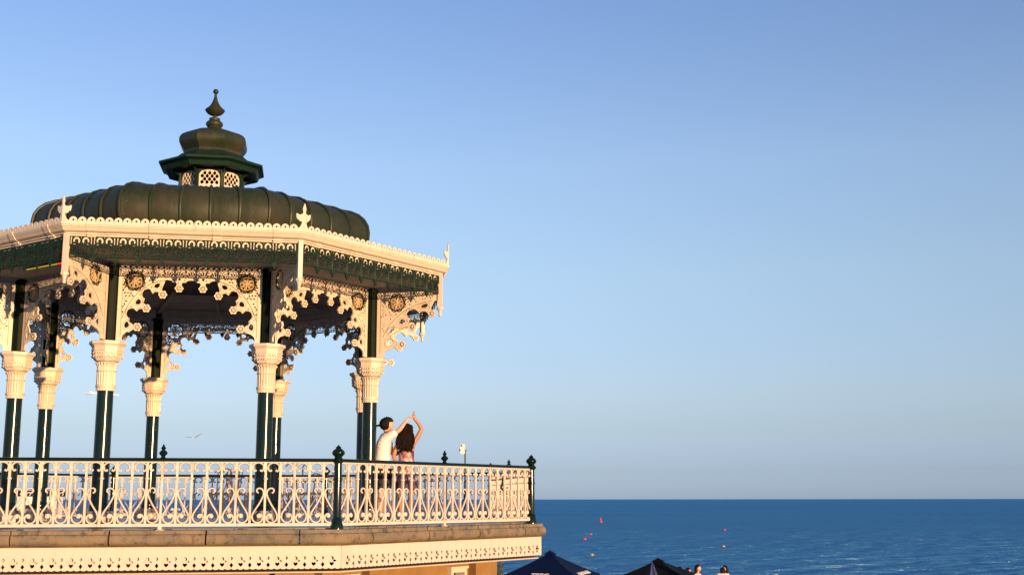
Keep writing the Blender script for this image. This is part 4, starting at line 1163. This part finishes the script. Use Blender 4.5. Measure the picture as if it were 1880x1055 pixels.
# ================================================================== STREET LAMP, KIOSK, GULL, SHRUB
lp = thing('street_lamp', 'slim street lamp with two white lamp heads behind the column', 'street lamp', (-14.75, 37.95, GROUND), 0)
HL = 5.56-GROUND
ob('post', MB().lathe([(.14, 0), (.14, .8), (.10, .9), (.05, HL)], 14).mesh('post', 'white', 40), lp)
arm = MB().tube([(-.42, 0, HL+.03), (.42, 0, HL-.05)], .035, 8).mesh('cross_arm', 'white', 40); ob('cross_arm', arm, lp)
lh = MB().loft([[(x, y*w, z) for y, z in ((-1, 0), (-1, .05), (-.6, hgt), (.6, hgt), (1, .05), (1, 0))] for x, w, hgt in ((.34, .05, .07), (.45, .13, .10), (.70, .12, .08), (.86, .04, .055))])
lh.lathe([(.045, .08), (.045, .14), (.02, .16)], 8, c=(.56, 0)); lh = lh.mesh('lamp_head', 'white', 30)
ob('lamp_head', lh, lp, (0, 0, HL-.10)); ob('lamp_head', lh, lp, (0, 0, HL-.02), PI)

kk = thing('kiosk', 'white seafront kiosk with navy roof edge glimpsed through the left railing', 'kiosk', (-15.75, 33.5, GROUND), R_(6))
HK = .78-GROUND
ob('wall', MB().box(-.85, .85, -.6, .6, 0, HK-.26).mesh('wall', 'white'), kk)
ob('roof_edge', MB().box(-.98, .98, -.72, .72, HK-.255, HK).mesh('roof_edge', 'navy'), kk)
ob('hatch', MB().box(-.45, .45, -.62, -.603, 3.0, 3.9).mesh('hatch', 'glass'), kk)
ob('counter', MB().box(-.55, .55, -.85, -.621, 2.9, 2.95).mesh('counter', 'tan'), kk)
for sx in (-1, 1): ob('sign_panel', MB().box(-.13, .13, -.012, .012, 3.1, 3.75).mesh('sign_panel', 'tan'), kk, (sx*.66, -.63, 0))

gl = thing('gull', 'gull gliding left to right over the sea between the columns', 'gull', (-10.07, 37.95, 3.38), R_(-20))
gb = MB().loft([[(0+x, w*math.cos(2*PI*j/10), zz+w*.8*math.sin(2*PI*j/10)) for j in range(10)] for x, w, zz in ((-.20, .015, .0), (-.10, .045, 0), (.0, .06, 0), (.10, .05, .01), (.16, .035, .02), (.20, .033, .025), (.235, .012, .02), (.26, .005, .012))])
ob('body', gb.mesh('body', 'gull_white', 60), gl)
for sg_, dz in ((-1, .26), (1, .06)):
    pts = [(0, .05, 0), (.05, .22, dz*.45), (.03, .40, dz*.75), (-.08, .64, dz)]
    ch2 = [.17, .14, .11, .02]
    W = MB().loft([[(p[0]+c*.45, sg_*p[1], p[2]), (p[0], sg_*p[1], p[2]+.015), (p[0]-c*.55, sg_*p[1], p[2]-.005), (p[0], sg_*p[1], p[2]-.008)] for p, c in zip(pts, ch2)])
    ob('wing', W.xform(Matrix.Rotation(R_(90), 4, 'Z') @ Matrix.Identity(4)).xform(Matrix.Rotation(R_(-90), 4, 'Z')).mesh('wing', 'gull_grey', 60), gl)
gl.rotation_euler = (0, 0, R_(70)); gl.scale = (.75, .75, .75)

sb = thing('shrub', 'small green shrub against the right corner of the ochre building', 'shrub', (5.28, 1.75, GROUND))
rnd = random.Random(9)
cm = MB()
for i in range(900):
    h = rnd.random(); zc_ = 2.0+1.05*h; rr_ = .30*(1-.45*h)*math.sqrt(rnd.random()); a = rnd.uniform(0, 2*PI)
    c = Vector((rr_*math.cos(a), rr_*math.sin(a), zc_)); d = Vector((rnd.uniform(-1, 1), rnd.uniform(-1, 1), rnd.uniform(-.3, 1))).normalized(); s_ = d.orthogonal().normalized()*.018
    cm.add([c, c+d*.03+s_, c+d*.07, c+d*.03-s_], [(0, 1, 2, 3)])
ob('crown', cm.mesh('crown', 'leaf'), sb)
st = MB()
for i in range(5):
    a = i*1.3; st.tube([(0, 0, 0), (.08*math.cos(a), .08*math.sin(a), 1.2), (.18*math.cos(a), .18*math.sin(a), 2.5)], [.03, .02, .008], 6)
ob('trunk', st.mesh('trunk', 'bark', 50), sb)

# ================================================================== RUINED PIER FAR OUT
pr = thing('pier_ruin', 'rusty skeleton of a ruined iron pier standing far out in the sea', 'pier ruin', (-70, 378, SEA))
rnd = random.Random(21)
legm = MB().tube([(0, 0, 0), (0, 0, 8.4)], .30, 6).mesh('leg', 'rusty')
for ix, x in enumerate((-22, -18, -15, -11, -7, 2, 6, 10, 14, 18)):
    for y in (-4, 4): ob('leg', legm, pr, (x+rnd.uniform(-.4, .4), y, 0))
for x0, x1 in ((-24, -5), (1, 20)):
    for y in (-4, 4):
        ob('deck_beam', MB().box(x0, x1, y-.3, y+.3, 8.0, 8.9).mesh('deck_beam', 'rusty'), pr)
    for i in range(5):
        xa = x0+(x1-x0)*i/5; xb = x0+(x1-x0)*(i+1)/5
        ob('brace', MB().tube([(xa, -4, 3.0), (xb, -4, 8.0)], .16, 5).mesh('brace', 'rusty'), pr)
        ob('brace', MB().tube([(xb, 4, 3.0), (xa, 4, 8.0)], .16, 5).mesh('brace', 'rusty'), pr)
for x in (-20, -18.2, -16.6, -15.2, 1.5, 4.8, 8.0, 11.2, 14.5, 18):
    h = rnd.uniform(12.8, 16.8)
    for y in (-3.5, 3.5): ob('column', MB().tube([(x, y, 8.8), (x+rnd.uniform(-.8, .8), y, h)], .22, 5).mesh('column', 'rusty'), pr)
ob('upper_beam', MB().box(1, 19, -3.8, -3.3, 12.0, 12.6).mesh('upper_beam', 'rusty'), pr)
ob('upper_beam', MB().box(1, 19, 3.3, 3.8, 12.0, 12.6).mesh('upper_beam', 'rusty'), pr)
for i in range(7):
    a = rnd.uniform(-1, 1); x = -20.5+i*1.1
    ob('fallen_girder', MB().tube([(x, rnd.uniform(-3, 3), 8.8), (x+rnd.uniform(-2.6, 2.6), rnd.uniform(-3, 3), rnd.uniform(13.5, 17.5))], .15, 5).mesh('fallen_girder', 'rusty'), pr)
for x0, x1, zz in ((2, 6, 17.0), (7.5, 9.2, 16.6), (10, 14, 13.8), (-21, -14, 15.2), (-10, -6, 12.2)):
    pts = [(x0+(x1-x0)*i/8, -3.5, zz+1.2*math.sin(PI*i/8)+rnd.uniform(-.15, .15)) for i in range(9)]
    ob('roof_rib', MB().tube(pts, .20, 5).mesh('roof_rib', 'rusty'), pr)
